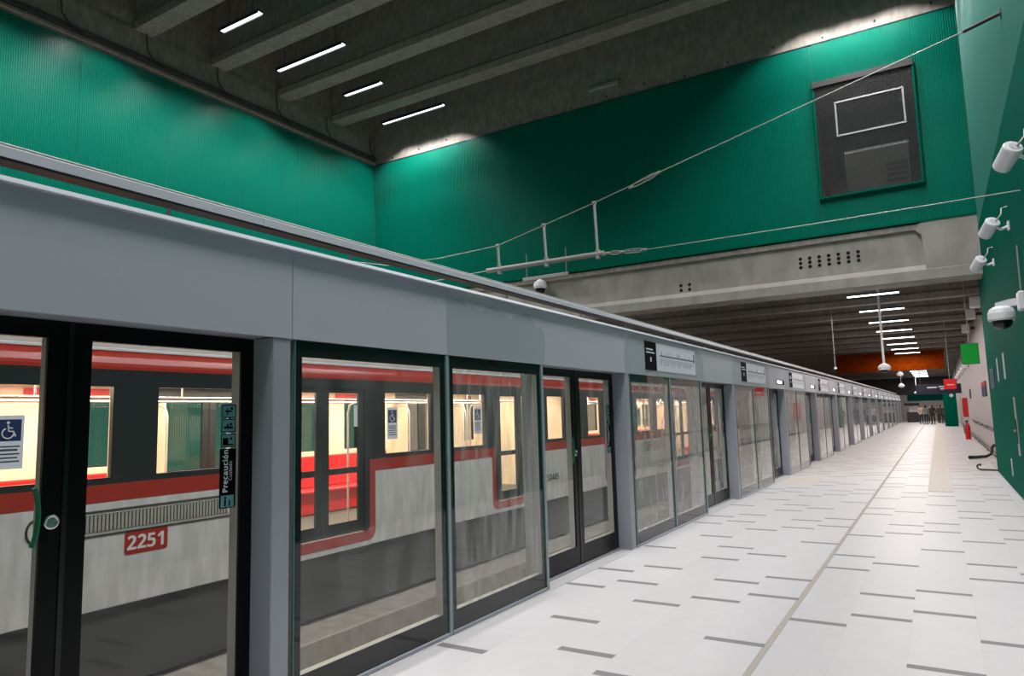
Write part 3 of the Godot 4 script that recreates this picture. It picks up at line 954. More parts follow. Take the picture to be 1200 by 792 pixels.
# one side of a car: s = 1 faces the camera side, -1 the far side; x is the outer face
func car_side(t: Node3D, s: float, x: float, zc: float) -> void:
	var xi := x - s * 0.06
	var o := Vector3(0, 0, zc)
	var doors := [5.6, 0.0, -5.6]
	# bays between doors: [z0 > z1, windows]
	var bays := [[8.12, 6.57, [[7.69, 6.87]]], [4.63, 0.97, [[4.26, 3.06], [2.54, 1.34]]], [-0.97, -4.63, [[-1.34, -2.54], [-3.06, -4.26]]], [-6.57, -8.12, [[-6.87, -7.69]]]]
	for b in bays:
		var z0: float = b[0] + zc
		var z1: float = b[1] + zc
		var m := MB.new()
		m.box(Vector3(xi, 0.915, z1 - 0.13), Vector3(x, 1.10, z0 + 0.13) if absf(b[0]) < 8.0 else Vector3(x, 1.10, z0))
		var dk := MB.new()
		dk.box(Vector3(xi, 1.10, z1), Vector3(x, 1.17, z0))
		dk.box(Vector3(xi, 2.15, z1), Vector3(x, 2.34, z0))
		var edge := z0
		for w in b[2]:
			dk.box(Vector3(xi, 1.17, w[0] + zc), Vector3(x, 2.15, edge))
			edge = w[1] + zc
			pane(t, "window", mats.train_glass, x - s * 0.03, 1.16, 2.16, w[1] + zc - 0.005, w[0] + zc + 0.005, s)
		dk.box(Vector3(xi, 1.17, z1), Vector3(x, 2.15, edge))
		shape_at(t, "window_band", dk, mats.train_dark)
		var lo := MB.new()
		lo.box(Vector3(xi, -0.2, z1 + (-0.0)), Vector3(x, 0.915, z0), 0.01)
		shape_at(t, "lower_panel", lo, mats.train_white)
		var st := MB.new()
		st.box(Vector3(xi, 0.915, z1), Vector3(x + s * 0.001, 1.10, z0))
		shape_at(t, "waist_stripe", st, mats.train_red)
	for d in doors:
		var zd: float = d + zc
		# red border that runs down round the doorway
		var outer := PackedVector2Array()
		var inner := PackedVector2Array()
		outer.append(Vector2(1.10, 1.10))
		for i in 5:
			var q := PI / 2 * i / 4.0
			outer.append(Vector2(1.10 - 0.16 * (1 - cos(q)), 0.03 - 0.16 * sin(q)))
		for i in 5:
			var q := PI / 2 * (1 - i / 4.0)
			outer.append(Vector2(-1.10 + 0.16 * (1 - cos(q)), 0.03 - 0.16 * sin(q)))
		outer.append(Vector2(-1.10, 1.10))
		for p in [Vector2(-0.97, 1.10), Vector2(-0.97, 0.06), Vector2(-0.93, 0.02), Vector2(0.93, 0.02), Vector2(0.97, 0.06), Vector2(0.97, 1.10)]:
			outer.append(p)
		var rb := MB.new()
		rb.prism(outer, Vector3(x - s * 0.002, 0, zd), Vector3.BACK, Vector3.UP, Vector3(s * 0.006, 0, 0))
		shape_at(t, "door_border", rb, mats.train_red)
		var sill := MB.new()
		sill.box(Vector3(xi, -0.2, zd - 0.97), Vector3(x, 0.02, zd + 0.97))
		shape_at(t, "sill_panel", sill, mats.train_white)
		var hd := MB.new()
		hd.box(Vector3(xi, 2.20, zd - 0.97), Vector3(x, 2.34, zd + 0.97))
		for e in [[0.97, 0.86], [-0.86, -0.97]]:
			hd.box(Vector3(xi, 0.02, zd + e[1]), Vector3(x, 2.20, zd + e[0]))
		shape_at(t, "door_head", hd, mats.train_dark)
		for l in [[0.86, 0.0], [0.0, -0.86]]:
			var z0: float = zd + l[0] - (0.0 if l[0] > 0.5 else 0.005)
			var z1: float = zd + l[1] + (0.005 if l[0] > 0.5 else 0.0)
			var a := z0 - 0.12
			var c := z1 + 0.12
			var dm := MB.new()
			var q0 := x - s * 0.05
			var q1 := x - s * 0.012
			dm.box(Vector3(q0, 0.03, a), Vector3(q1, 2.20, z0))
			dm.box(Vector3(q0, 0.03, z1), Vector3(q1, 2.20, c))
			dm.box(Vector3(q0, 0.03, c), Vector3(q1, 0.21, a))
			dm.box(Vector3(q0, 0.92, c), Vector3(q1, 1.01, a))
			dm.box(Vector3(q0, 2.13, c), Vector3(q1, 2.20, a))
			var leaf := shape_at(t, "door_leaf", dm, mats.train_dark)
			pane(leaf, "door_window", mats.train_glass, x - s * 0.03, 1.01, 2.13, c, a, s)
			pane(leaf, "door_window", mats.train_glass, x - s * 0.03, 0.21, 0.92, c, a, s)

func car(zc: float, with_number: bool) -> Node3D:
	var t := thing("metro_car", "", "train car", Vector3(TRAIN_X - 1.35, -1.05, zc))
	var x1 := TRAIN_X
	var x0 := TRAIN_X - 2.70
	var z0 := zc + 8.12
	var z1 := zc - 8.12
	car_side(t, 1.0, x1, zc)
	car_side(t, -1.0, x0, zc)
	# roof: red cantrail, then the grey crown
	for s in [1.0, -1.0]:
		var xe: float = x1 if s > 0 else x0
		var rm := MB.new()
		var pts := []
		for i in 7:
			var q := i / 6.0
			pts.append(Vector2(xe - s * 0.10 * q * q, 2.34 + 0.21 * q))
		rm.sweep_z(pts, z1, z0, s)
		shape_at(t, "cantrail", rm, mats.train_red)
		var gt := MB.new()
		gt.box(Vector3(xe - s * 0.16, 2.55, z1), Vector3(xe - s * 0.085, 2.585, z0), 0.006)
		shape_at(t, "rain_gutter", gt, mats.alu_light)
	var rf := MB.new()
	var rp := []
	for i in 13:
		var q := PI * i / 12.0
		rp.append(Vector2((x0 + x1) / 2 + 1.22 * cos(q), 2.57 + 0.26 * sin(q)))
	rf.sweep_z(rp, z1, z0, 1.0)
	shape_at(t, "roof", rf, mats.train_roof)
	for zz in [z0, z1]:
		var em := MB.new()
		var sgn := 1.0 if zz == z0 else -1.0
		em.prism(PackedVector2Array([Vector2(x0 + 0.02, -0.2), Vector2(x1 - 0.02, -0.2), Vector2(x1 - 0.02, 2.34), Vector2(x1 - 0.12, 2.56), Vector2((x0 + x1) / 2, 2.82), Vector2(x0 + 0.12, 2.56), Vector2(x0 + 0.02, 2.34)]), Vector3(0, 0, zz - sgn * 0.05), Vector3.RIGHT, Vector3.UP, Vector3(0, 0, sgn * 0.045))
		shape_at(t, "end_wall", em, mats.train_dark)
	for zz in [z0 - 0.07, z1 + 0.05]:
		bx(t, "end_lining", mats.cream, Vector3(x0 + 0.08, 0.0, zz), Vector3(x1 - 0.08, 2.30, zz + 0.02), 0.005)
	bx(t, "floor_pan", mats.machine, Vector3(x0 + 0.05, -0.12, z1 + 0.05), Vector3(x1 - 0.05, 0.0, z0 - 0.05))
	bx(t, "ceiling_lining", mats.white_plastic, Vector3(x0 + 0.07, 2.30, z1 + 0.06), Vector3(x1 - 0.07, 2.34, z0 - 0.06))
	for dx in [-0.55, 0.55]:
		var xm: float = (x0 + x1) / 2 + dx
		bx(t, "ceiling_light", mats.car_glow, Vector3(xm - 0.09, 2.285, z1 + 0.4), Vector3(xm + 0.09, 2.30, z0 - 0.4))
		area(t, "cabin_lamp", Vector3(xm, 2.275, zc), Vector2(0.18, 15.4), CAR_LAMP, Color(1.0, 0.94, 0.84))
	# lining of the far side: cream piers between the windows, red benches under them
	for b in [[6.57, 4.63, false], [4.63, 0.97, true], [-0.97, -4.63, true], [8.06, 6.57, false], [-6.57, -8.06, false]]:
		if b[2]:
			for s in [1.0, -1.0]:
				var xe: float = x0 + 0.065 if s > 0 else x1 - 0.065
				var bm := MB.new()
				var wz0: float = b[0] + zc - 0.35
				var wz1: float = b[1] + zc + 0.35
				bm.box(Vector3(xe, 0.40, wz1), Vector3(xe + s * 0.46, 0.47, wz0), 0.02)
				bm.box(Vector3(xe, 0.47, wz1), Vector3(xe + s * 0.07, 1.06, wz0), 0.02)
				bm.box(Vector3(xe, 0.02, wz1 + 0.05), Vector3(xe + s * 0.30, 0.40, wz0 - 0.05))
				shape_at(t, "bench", bm, mats.seat_red)
	for p in [[8.06, 7.69], [6.87, 6.57], [4.63, 4.26], [3.06, 2.54], [1.34, 0.97], [-0.97, -1.34], [-2.54, -3.06], [-4.26, -4.63], [-6.57, -6.87], [-7.69, -8.06]]:
		for xe in [x0 + 0.06, x1 - 0.085]:
			bx(t, "lining_pier", mats.cream, Vector3(xe, 1.02, p[1] + zc), Vector3(xe + 0.025, 2.30, p[0] + zc), 0.008)
	for p in [[8.06, 6.57], [4.63, 0.97], [-0.97, -4.63], [-6.57, -8.06]]:
		bx(t, "lower_lining", mats.cream, Vector3(x0 + 0.06, 0.0, p[1] + zc), Vector3(x0 + 0.085, 1.15, p[0] + zc), 0.008)
		bx(t, "upper_lining", mats.cream, Vector3(x0 + 0.06, 2.16, p[1] + zc), Vector3(x0 + 0.085, 2.30, p[0] + zc), 0.008)
		bx(t, "sign_panel", mats.seat_red, Vector3(x0 + 0.09, 2.17, p[1] + zc + 0.5), Vector3(x0 + 0.10, 2.26, (p[0] + p[1]) / 2 + zc), 0.004)
	# draught screens by the doors, grab poles and ceiling rails
	for d in [5.6, 0.0, -5.6]:
		for s in [1.0, -1.0]:
			var zz: float = d + zc + s * 1.06
			bx(t, "draught_screen", mats.cream, Vector3(x0 + 0.085, 0.35, zz - 0.015), Vector3(x0 + 0.50, 2.05, zz + 0.015), 0.01)
			for side in [x0 + 0.55, x1 - 0.55]:
				var gm := MB.new()
				var e := 0.25 if side < (x0 + x1) / 2 else -0.25
				gm.tube([Vector3(side, 0.0, zz), Vector3(side, 1.85, zz), Vector3(side - e * 0.2, 1.96, zz), Vector3(side - e * 0.6, 2.0, zz), Vector3(side - e * 1.6, 2.0, zz)], 0.018, 8)
				shape_at(t, "grab_pole", gm, mats.rail_metal)
		var pm := MB.new()
		pm.tube([Vector3((x0 + x1) / 2, 0, d + zc), Vector3((x0 + x1) / 2, 2.3, d + zc)], 0.018, 8)
		shape_at(t, "grab_pole", pm, mats.rail_metal)
	for xr in [x0 + 0.75, x1 - 0.75]:
		var hm := MB.new()
		hm.tube([Vector3(xr, 2.06, z1 + 0.5), Vector3(xr, 2.06, z0 - 0.5)], 0.017, 8)
		for k in 9:
			hm.cyl(Vector3(xr, 2.06, zc - 7.0 + k * 1.75), Vector3(xr, 2.31, zc - 7.0 + k * 1.75), 0.012, 0.012, 6)
		shape_at(t, "ceiling_rail", hm, mats.rail_metal)
	# underframe and bogies
	bx(t, "underframe", mats.under, Vector3(x0 + 0.12, -1.06, z1 + 0.15), Vector3(x1 - 0.07, -0.12, z0 - 0.15), 0.02)
	for k in 5:
		var zz := zc - 3.6 + k * 1.8
		bx(t, "equipment_case", mats.under, Vector3(x0 + 0.2, -1.0, zz - 0.75), Vector3(x1 - 0.08, -0.5, zz + 0.75), 0.03)
	for bz in [5.6, -5.6]:
		var bm := MB.new()
		bm.box(Vector3(x0 + 0.3, -0.85, bz + zc - 1.4), Vector3(x1 - 0.16, -0.6, bz + zc + 1.4), 0.05)
		bm.box(Vector3(x0 + 0.25, -1.0, bz + zc - 0.35), Vector3(x1 - 0.12, -0.5, bz + zc + 0.35), 0.05)
		var bo := shape_at(t, "bogie", bm, mats.under)
		for wz in [-0.95, 0.95]:
			var wm := MB.new()
			wm.cyl(Vector3(x0 + 0.22, -0.63, bz + zc + wz), Vector3(x1 - 0.14, -0.63, bz + zc + wz), 0.40, 0.40, 20)
			shape_at(bo, "wheel_set", wm, mats.black_plastic)
	# intake grille on the lower panel
	var gz0 := zc + 3.85
	var gz1 := zc + 1.45
	var gf := MB.new()
	var ring := []
	var cor := [Vector2(gz0 - 0.10, 0.715), Vector2(gz0 - 0.10, 0.685), Vector2(gz1 + 0.10, 0.685), Vector2(gz1 + 0.10, 0.715)]
	var ang := [0.0, -PI / 2, -PI, -PI * 1.5]
	for i in 4:
		for j in 5:
			var q: float = PI / 2 - PI / 2 * j / 4.0 + ang[i]
			ring.append(Vector3(x1 + 0.004, cor[i].y + sin(q) * 0.11, cor[i].x + cos(q) * 0.11))
	ring.append(ring[0])
	gf.tube(ring, 0.011, 6)
	var gr := shape_at(t, "intake_grille", gf, mats.dark_pipe)
	bx(gr, "grille_back", mats.under, Vector3(x1 - 0.002, 0.61, gz1 + 0.13), Vector3(x1 + 0.0015, 0.79, gz0 - 0.13))
	for k in 52:
		var zz := gz1 + 0.15 + k * (gz0 - gz1 - 0.30) / 51.0
		bx(gr, "grille_bar", mats.alu_warm, Vector3(x1 + 0.0015, 0.615, zz - 0.013), Vector3(x1 + 0.012, 0.785, zz + 0.013))
	if with_number:
		var pm := MB.new()
		pm.prism(rounded(0.50, 0.255, 0.035), Vector3(x1 + 0.001, 0.445, zc + 2.635), Vector3.BACK, Vector3.UP, Vector3(0.003, 0, 0))
		var pl := shape_at(t, "number_plate", pm, mats.train_red, "red plate with white number 2251")
		var o := put(pl, "number", text_mesh("2251", 0.150, 0.003), mats.white_paint, Vector3(x1 + 0.0055, 0.438, zc + 2.635))
		o.rotation.y = PI / 2
		var c := put(t, "car_code", text_mesh("S0445", 0.15, 0.002), mats.train_dark, Vector3(x1 + 0.002, 0.30, zc - 7.05))
		c.rotation.y = PI / 2
	# accessibility stickers inside the windows
	for q in [[4.04, 1.60], [1.48, 1.66], [-1.55, 1.66], [-4.06, 1.66]]:
		access_sticker(t, Vector3(x1 - 0.028, q[1], zc + q[0]))
	for d in [0.0, -5.6]:
		bx(t, "door_sticker", mats.sign_black, Vector3(x1 - 0.029, 1.30, zc + d - 0.735), Vector3(x1 - 0.0275, 1.62, zc + d - 0.66))
		bx(t, "door_sticker", mats.sign_white, Vector3(x1 - 0.029, 1.62, zc + d - 0.735), Vector3(x1 - 0.0275, 1.95, zc + d - 0.66))
	return t

func rounded(w: float, h: float, r: float) -> PackedVector2Array:
	var p := PackedVector2Array()
	var c := [Vector2(w / 2 - r, h / 2 - r), Vector2(-w / 2 + r, h / 2 - r), Vector2(-w / 2 + r, -h / 2 + r), Vector2(w / 2 - r, -h / 2 + r)]
	for i in 4:
		for j in 5:
			var q := PI / 2 * i + PI / 2 * j / 4.0
			p.append(c[i] + Vector2(cos(q), sin(q)) * r)
	return p

# blue square with a wheelchair figure over lines of print, on a grey sheet facing +x
func access_sticker(t: Node, at: Vector3) -> void:
	var s := bx(t, "access_sticker", mats.sign_white, at - Vector3(0.0006, 0.27, 0.13), at + Vector3(0, 0.25, 0.13), 0.0, "blue and white wheelchair sticker")
	bx(s, "blue_square", mats.sign_blue, at + Vector3(0, 0.0, -0.105), at + Vector3(0.0006, 0.21, 0.105))
	var m := MB.new()
	var x := at.x + 0.0007
	var c := at + Vector3(0, 0.075, 0.012)
	var arc := []
	for i in 13:
		var q := 2.0 + 4.1 * i / 12.0
		arc.append(Vector3(x, c.y + sin(q) * 0.05, c.z - cos(q) * 0.05))
	m.tube(arc, 0.007, 6)
	m.cyl(Vector3(x, at.y + 0.178, at.z + 0.012), Vector3(x + 0.004, at.y + 0.178, at.z + 0.012), 0.014, 0.014, 12)
	m.tube([Vector3(x, at.y + 0.155, at.z + 0.012), Vector3(x, at.y + 0.095, at.z + 0.006), Vector3(x, at.y + 0.092, at.z - 0.035), Vector3(x, at.y + 0.045, at.z - 0.055)], 0.008, 6)
	m.tube([Vector3(x, at.y + 0.13, at.z + 0.01), Vector3(x, at.y + 0.125, at.z - 0.03)], 0.006, 6)
	shape_at(s, "wheelchair_figure", m, mats.white_paint)
	var l := MB.new()
	for i in 5:
		l.box(Vector3(at.x, -0.06 - i * 0.036 + at.y, at.z - 0.10 + 0.02 * (i % 2)), Vector3(at.x + 0.0005, -0.045 - i * 0.036 + at.y + (0.006 if i == 1 else 0.0), at.z + 0.10))
	shape_at(s, "print", l, mats.ink)


# ---------------------------------------------------------------- lights and hung things

func build_hall_lights() -> void:
	var zs := [-18.50, -16.10, -13.76, -11.43, -9.12, -6.78, -4.43, -2.08, 0.27, 2.62]
	for row in 2:
		for i in zs.size():
			var long: bool = i % 2 == 0
			var x0: float = -16.45 if long else -15.97
			var x1: float = -13.70 if long else -14.38
			if row == 1:
				var a := -16.25 - x1
				x1 = -16.25 - x0
				x0 = a
			var lb := "%s linear light between high beams %s, %s from the end wall" % ["long" if long else "short", "by the opposite green wall" if row == 0 else "over the platform", ORD[i]]
			var gp := "%s hall lights %s" % ["long" if long else "short", "by the opposite wall" if row == 0 else "over the platform"]
			var z: float = zs[i]
			var t := thing("hall_light", lb, "light", Vector3((x0 + x1) / 2, 12.40, z), gp)
			var m := MB.new()
			m.box(Vector3(x0 - 0.02, 12.445, z - 0.08), Vector3(x1 + 0.02, 12.50, z + 0.08))
			m.box(Vector3(x0 - 0.02, 12.395, z - 0.08), Vector3(x1 + 0.02, 12.445, z - 0.07))
			m.box(Vector3(x0 - 0.02, 12.395, z + 0.07), Vector3(x1 + 0.02, 12.445, z + 0.08))
			shape_at(t, "housing", m, mats.housing)
			bx(t, "diffuser", mats.tube_glow, Vector3(x0, 12.435, z - 0.07), Vector3(x1, 12.445, z + 0.07))
			for x in [x0 + 0.3, x1 - 0.3]:
				var hm := MB.new()
				hm.cyl(Vector3(x, 12.50, z), Vector3(x, 14.4, z), 0.008, 0.008, 6)
				shape_at(t, "hanger", hm, mats.housing)
			var n := 3 if long else 2
			for q in n:
				var l := SpotLight3D.new()
				l.name = "lamp"
				l.light_energy = HALL_LAMP
				l.light_color = Color(1.0, 0.985, 0.99)
				l.light_size = 0.04
				l.spot_angle = 62.0
				l.spot_angle_attenuation = HALL_BLEND
				l.spot_range = 60.0
				l.spot_attenuation = 2.0
				l.shadow_enabled = true
				t.add_child(l, true)
				l.position = Vector3(lerpf(x0, x1, (q + 0.5) / n), 12.405, z) - W(t)
				l.rotation = Vector3(-PI / 2, 0, 0)

func build_cable_truss() -> void:
	var z := -11.0
	var t := thing("cable_truss", "steel cable stay with a tube and three struts spanning the hall", "cable truss", Vector3(-5.95, 4.48, z))
	var m := MB.new()
	m.cyl(Vector3(-7.17, 4.49, z), Vector3(-4.74, 4.48, z), 0.047, 0.047, 12)
	shape_at(t, "tube", m, mats.galvanised)
	for q in [[-6.92, 4.945], [-5.91, 5.175], [-4.89, 5.405]]:
		var s := MB.new()
		s.cyl(Vector3(q[0] + 0.03, 4.44, z), Vector3(q[0], q[1], z), 0.026, 0.026, 8)
		s.cyl(Vector3(q[0] + 0.03, 4.40, z), Vector3(q[0] + 0.03, 4.56, z), 0.045, 0.045, 8)
		s.cyl(Vector3(q[0] - 0.03, q[1], z), Vector3(q[0] + 0.03, q[1], z), 0.035, 0.035, 8)
		shape_at(t, "strut", s, mats.galvanised)
	var up := MB.new()
	up.tube([Vector3(WALL_R, 6.90, z), Vector3(0.72, 6.78, z), Vector3(-3.72, 5.70, z), Vector3(-4.89, 5.405, z), Vector3(-5.91, 5.175, z), Vector3(-6.92, 4.945, z), Vector3(-8.3, 4.90, z), Vector3(-9.7, 4.945, z), Vector3(-11.7, 5.405, z), Vector3(WALL_L, 6.9, z)], 0.009, 6)
	shape_at(t, "upper_cable", up, mats.galvanised)
	var lo := MB.new()
	lo.tube([Vector3(WALL_R, 4.45, z), Vector3(-1.5, 4.425, z), Vector3(-4.0, 4.43, z), Vector3(-4.74, 4.475, z)], 0.008, 6)
	lo.tube([Vector3(-7.17, 4.49, z), Vector3(-9.0, 4.44, z), Vector3(WALL_L, 4.45, z)], 0.010, 6)
	shape_at(t, "lower_cable", lo, mats.galvanised)
	for q in [[Vector3(-4.18, 5.555, z), Vector3(-3.72, 5.70, z)], [Vector3(-4.66, 4.468, z), Vector3(-4.42, 4.452, z)], [Vector3(-4.40, 4.450, z), Vector3(-4.02, 4.432, z)]]:
		var b := MB.new()
		var d: Vector3 = (q[1] - q[0]).normalized()
		var up2 := Vector3(-d.y, d.x, 0) * 0.030
		for sg in [1.0, -1.0]:
			b.tube([q[0], q[0] + d * 0.07 + up2 * sg, q[1] - d * 0.07 + up2 * sg, q[1]], 0.010, 6)
		b.cyl(q[0] - d * 0.05, q[0] + d * 0.03, 0.024, 0.024, 8)
		b.cyl(q[1] - d * 0.03, q[1] + d * 0.05, 0.024, 0.024, 8)
		shape_at(t, "turnbuckle", b, mats.galvanised)
	var an := MB.new()
	an.tube([Vector3(WALL_R, 6.90, z), Vector3(0.70, 6.775, z)], 0.028, 8)
	an.cyl(Vector3(WALL_R - 0.01, 6.90, z), Vector3(WALL_R, 6.90, z), 0.07, 0.07, 10)
	shape_at(t, "anchor_rod", an, mats.dark_pipe, "dark anchor rod")
	# rods and bar with a dome camera before the concrete beam
	var c := thing("hung_dome_camera", "dome camera under a short bar hung on two rods before the concrete beam", "camera", Vector3(-10.5, 6.1, END_Z + 0.2))
	var bz := END_Z + 0.2
	bx(c, "bar", mats.galvanised, Vector3(-11.2, 6.06, bz - 0.04), Vector3(-9.55, 6.17, bz + 0.04), 0.01)
	for x in [-11.05, -9.62]:
		var r := MB.new()
		r.cyl(Vector3(x, 6.10, bz), Vector3(x, 6.96, bz), 0.016, 0.016, 6)
		shape_at(c, "rod", r, mats.galvanised)
	var dm := MB.new()
	dm.lathe(Vector3(-10.57, 5.72, bz), Vector3.UP, [Vector2(0.09, 0.0), Vector2(0.19, 0.04), Vector2(0.22, 0.10), Vector2(0.20, 0.22), Vector2(0.10, 0.30), Vector2(0.05, 0.34), Vector2(0.0, 0.36)], 20)
	shape_at(c, "shell", dm, mats.white_plastic)
	var db := MB.new()
	db.lathe(Vector3(-10.57, 5.58, bz), Vector3.UP, [Vector2(0.0, 0.0), Vector2(0.10, 0.02), Vector2(0.15, 0.08), Vector2(0.16, 0.17)], 20)
	shape_at(c, "lens_bubble", db, mats.black_plastic)

func build_wall_devices() -> void:
	# sound projectors on brackets, aimed down along the platform
	var sp := [[-9.3, 4.42], [-12.75, 4.37], [-16.1, 4.40]]
	var near := ["white cylindrical sound projector on the green wall just above the lower cable anchor", "white cylindrical sound projector on the green wall, middle of three in a row", "white cylindrical sound projector on the green wall beside the concrete beam"]
	for i in 3:
		var c := Vector3(0.88, sp[i][1], sp[i][0])
		var t := thing("sound_projector", near[i], "loudspeaker", Vector3(WALL_R, c.y, c.z), "sound projectors on the green wall")
		var ax := Vector3(0.42, 0.58, 0.80).normalized()
		var m := MB.new()
		m.lathe(c, ax, [Vector2(0.0, -0.15), Vector2(0.085, -0.15), Vector2(0.095, -0.135), Vector2(0.102, 0.13), Vector2(0.092, 0.145), Vector2(0.0, 0.15)], 24)
		shape_at(t, "body", m, mats.white_plastic)
		var r := MB.new()
		r.lathe(c + ax * 0.148, ax, [Vector2(0.05, 0.0), Vector2(0.05, 0.004), Vector2(0.0, 0.004)], 16)
		shape_at(t, "rear_cap", r, mats.alu_light)
		var b := MB.new()
		b.tube([c + Vector3(0.10, 0.0, 0.0), Vector3(1.03, c.y - 0.04, c.z), Vector3(WALL_R, c.y + 0.0, c.z)], 0.022, 8)
		b.box(Vector3(WALL_R - 0.03, c.y - 0.07, c.z - 0.05), Vector3(WALL_R, c.y + 0.07, c.z + 0.05), 0.006)
		shape_at(t, "bracket", b, mats.white_plastic)
		var cb := MB.new()
		cb.tube([c + ax * 0.14 + Vector3(0.03, 0, 0), c + ax * 0.2 + Vector3(0.08, 0.05, 0), Vector3(1.06, c.y + 0.28, c.z), Vector3(WALL_R, c.y + 0.30, c.z)], 0.012, 6)
		shape_at(t, "cable", cb, mats.galvanised)
	var p := Vector3(0.86, 2.93, -11.9)
	var d := thing("dome_camera", "large white dome camera on an arm from the green wall", "camera", Vector3(WALL_R, 3.1, -11.9))
	var m := MB.new()
	m.lathe(p, Vector3.UP, [Vector2(0.0, 0.13), Vector2(0.09, 0.125), Vector2(0.145, 0.09), Vector2(0.165, 0.03), Vector2(0.168, -0.05), Vector2(0.155, -0.075), Vector2(0.0, -0.075)].map(func(q): return q), 28)
	shape_at(d, "shell", m, mats.white_plastic)
	var b := MB.new()
	b.lathe(p, Vector3.UP, [Vector2(0.125, -0.07), Vector2(0.122, -0.12), Vector2(0.095, -0.165), Vector2(0.05, -0.19), Vector2(0.0, -0.197)], 24)
	shape_at(d, "lens_bubble", b, mats.black_plastic, "black glossy lens bubble")
	var a := MB.new()
	a.prism(PackedVector2Array([Vector2(0.80, 3.04), Vector2(0.90, 3.04), Vector2(1.10, 3.06), Vector2(1.10, 3.16), Vector2(0.95, 3.145), Vector2(0.80, 3.11)]), Vector3(0, 0, -11.94), Vector3.RIGHT, Vector3.UP, Vector3(0, 0, 0.08))
	shape_at(d, "arm", a, mats.white_plastic)
	bx(d, "wall_box", mats.white_plastic, Vector3(1.06, 2.98, -12.02), Vector3(WALL_R, 3.24, -11.78), 0.015)
	var cd := MB.new()
	cd.tube([Vector3(1.11, 3.23, -11.9), Vector3(1.12, 3.9, -11.9)], 0.012, 6)
	shape_at(d, "conduit", cd, mats.galvanised)
	# fittings set in the green wall
	for q in [[-18.03, "narrow pale slot light in the green wall beside the blue notice", 0.11], [-16.35, "narrow pale slot light in the green wall farther from the blue notice", 0.13]]:
		var s := thing("slot_cover", q[1], "wall fitting", Vector3(WALL_R, 2.18, q[0]))
		bx(s, "cover", mats.alu_light, Vector3(WALL_R - 0.012, 2.18, q[0] - q[2]), Vector3(WALL_R, 2.65, q[0] + q[2]), 0.004)
		bx(s, "rim", mats.alu, Vector3(WALL_R - 0.006, 2.16, q[0] - q[2] - 0.02), Vector3(WALL_R, 2.67, q[0] + q[2] + 0.02))
	var nb := thing("notice_panel", "dark blue notice panel at the end of the green wall", "notice", Vector3(WALL_R, 2.1, -20.0))
	bx(nb, "board", mats.sign_blue, Vector3(WALL_R - 0.012, 2.06, -20.6), Vector3(WALL_R, 2.53, -19.3), 0.004)
	bx(nb, "sheet", mats.ink, Vector3(WALL_R - 0.014, 2.2, -20.2), Vector3(WALL_R - 0.012, 2.45, -19.8))
	var dr := thing("door_pull", "tall recessed pull with a black lock on a green wall door", "door pull", Vector3(WALL_R, 0.8, -15.0))
	bx(dr, "plate", mats.alu_warm, Vector3(WALL_R - 0.012, 0.79, -15.12), Vector3(WALL_R, 1.81, -14.88), 0.003)
	bx(dr, "slot", mats.sign_black, Vector3(WALL_R - 0.016, 1.0, -15.07), Vector3(WALL_R - 0.012, 1.42, -14.93))
	bx(dr, "latch", mats.chrome, Vector3(WALL_R - 0.05, 1.2, -15.05), Vector3(WALL_R - 0.012, 1.24, -14.95), 0.004)
	var vs := thing("low_wall_strip", "short pale vertical strip low on the green wall", "wall fitting", Vector3(WALL_R, 0.3, -16.95))
	bx(vs, "strip", mats.alu_light, Vector3(WALL_R - 0.01, 0.30, -17.0), Vector3(WALL_R, 0.62, -16.88), 0.003)
	bx(vs, "foot", mats.alu, Vector3(WALL_R - 0.014, 0.28, -17.01), Vector3(WALL_R, 0.31, -16.87), 0.002)


# ---------------------------------------------------------------- the low platform beyond

func pendant(x: float, z: float, y: float, label: String, big := 1.0) -> void:
	var t := thing("pendant_camera", label, "camera", Vector3(x, y, z))
	var m := MB.new()
	m.cyl(Vector3(x, y + 0.12, z), Vector3(x, 6.6, z), 0.035 * big, 0.035 * big, 8)
	shape_at(t, "stem", m, mats.white_plastic)
	var d := MB.new()
	d.lathe(Vector3(x, y, z), Vector3.UP, [Vector2(0.10, -0.06), Vector2(0.17, -0.05), Vector2(0.18, 0.03), Vector2(0.13, 0.10), Vector2(0.05, 0.14), Vector2(0.0, 0.14)], 16)
	shape_at(t, "shell", d, mats.white_plastic)
	var b := MB.new()
	b.lathe(Vector3(x, y, z), Vector3.UP, [Vector2(0.10, -0.06), Vector2(0.08, -0.12), Vector2(0.0, -0.15)], 16)
	shape_at(t, "lens_bubble", b, mats.black_plastic)

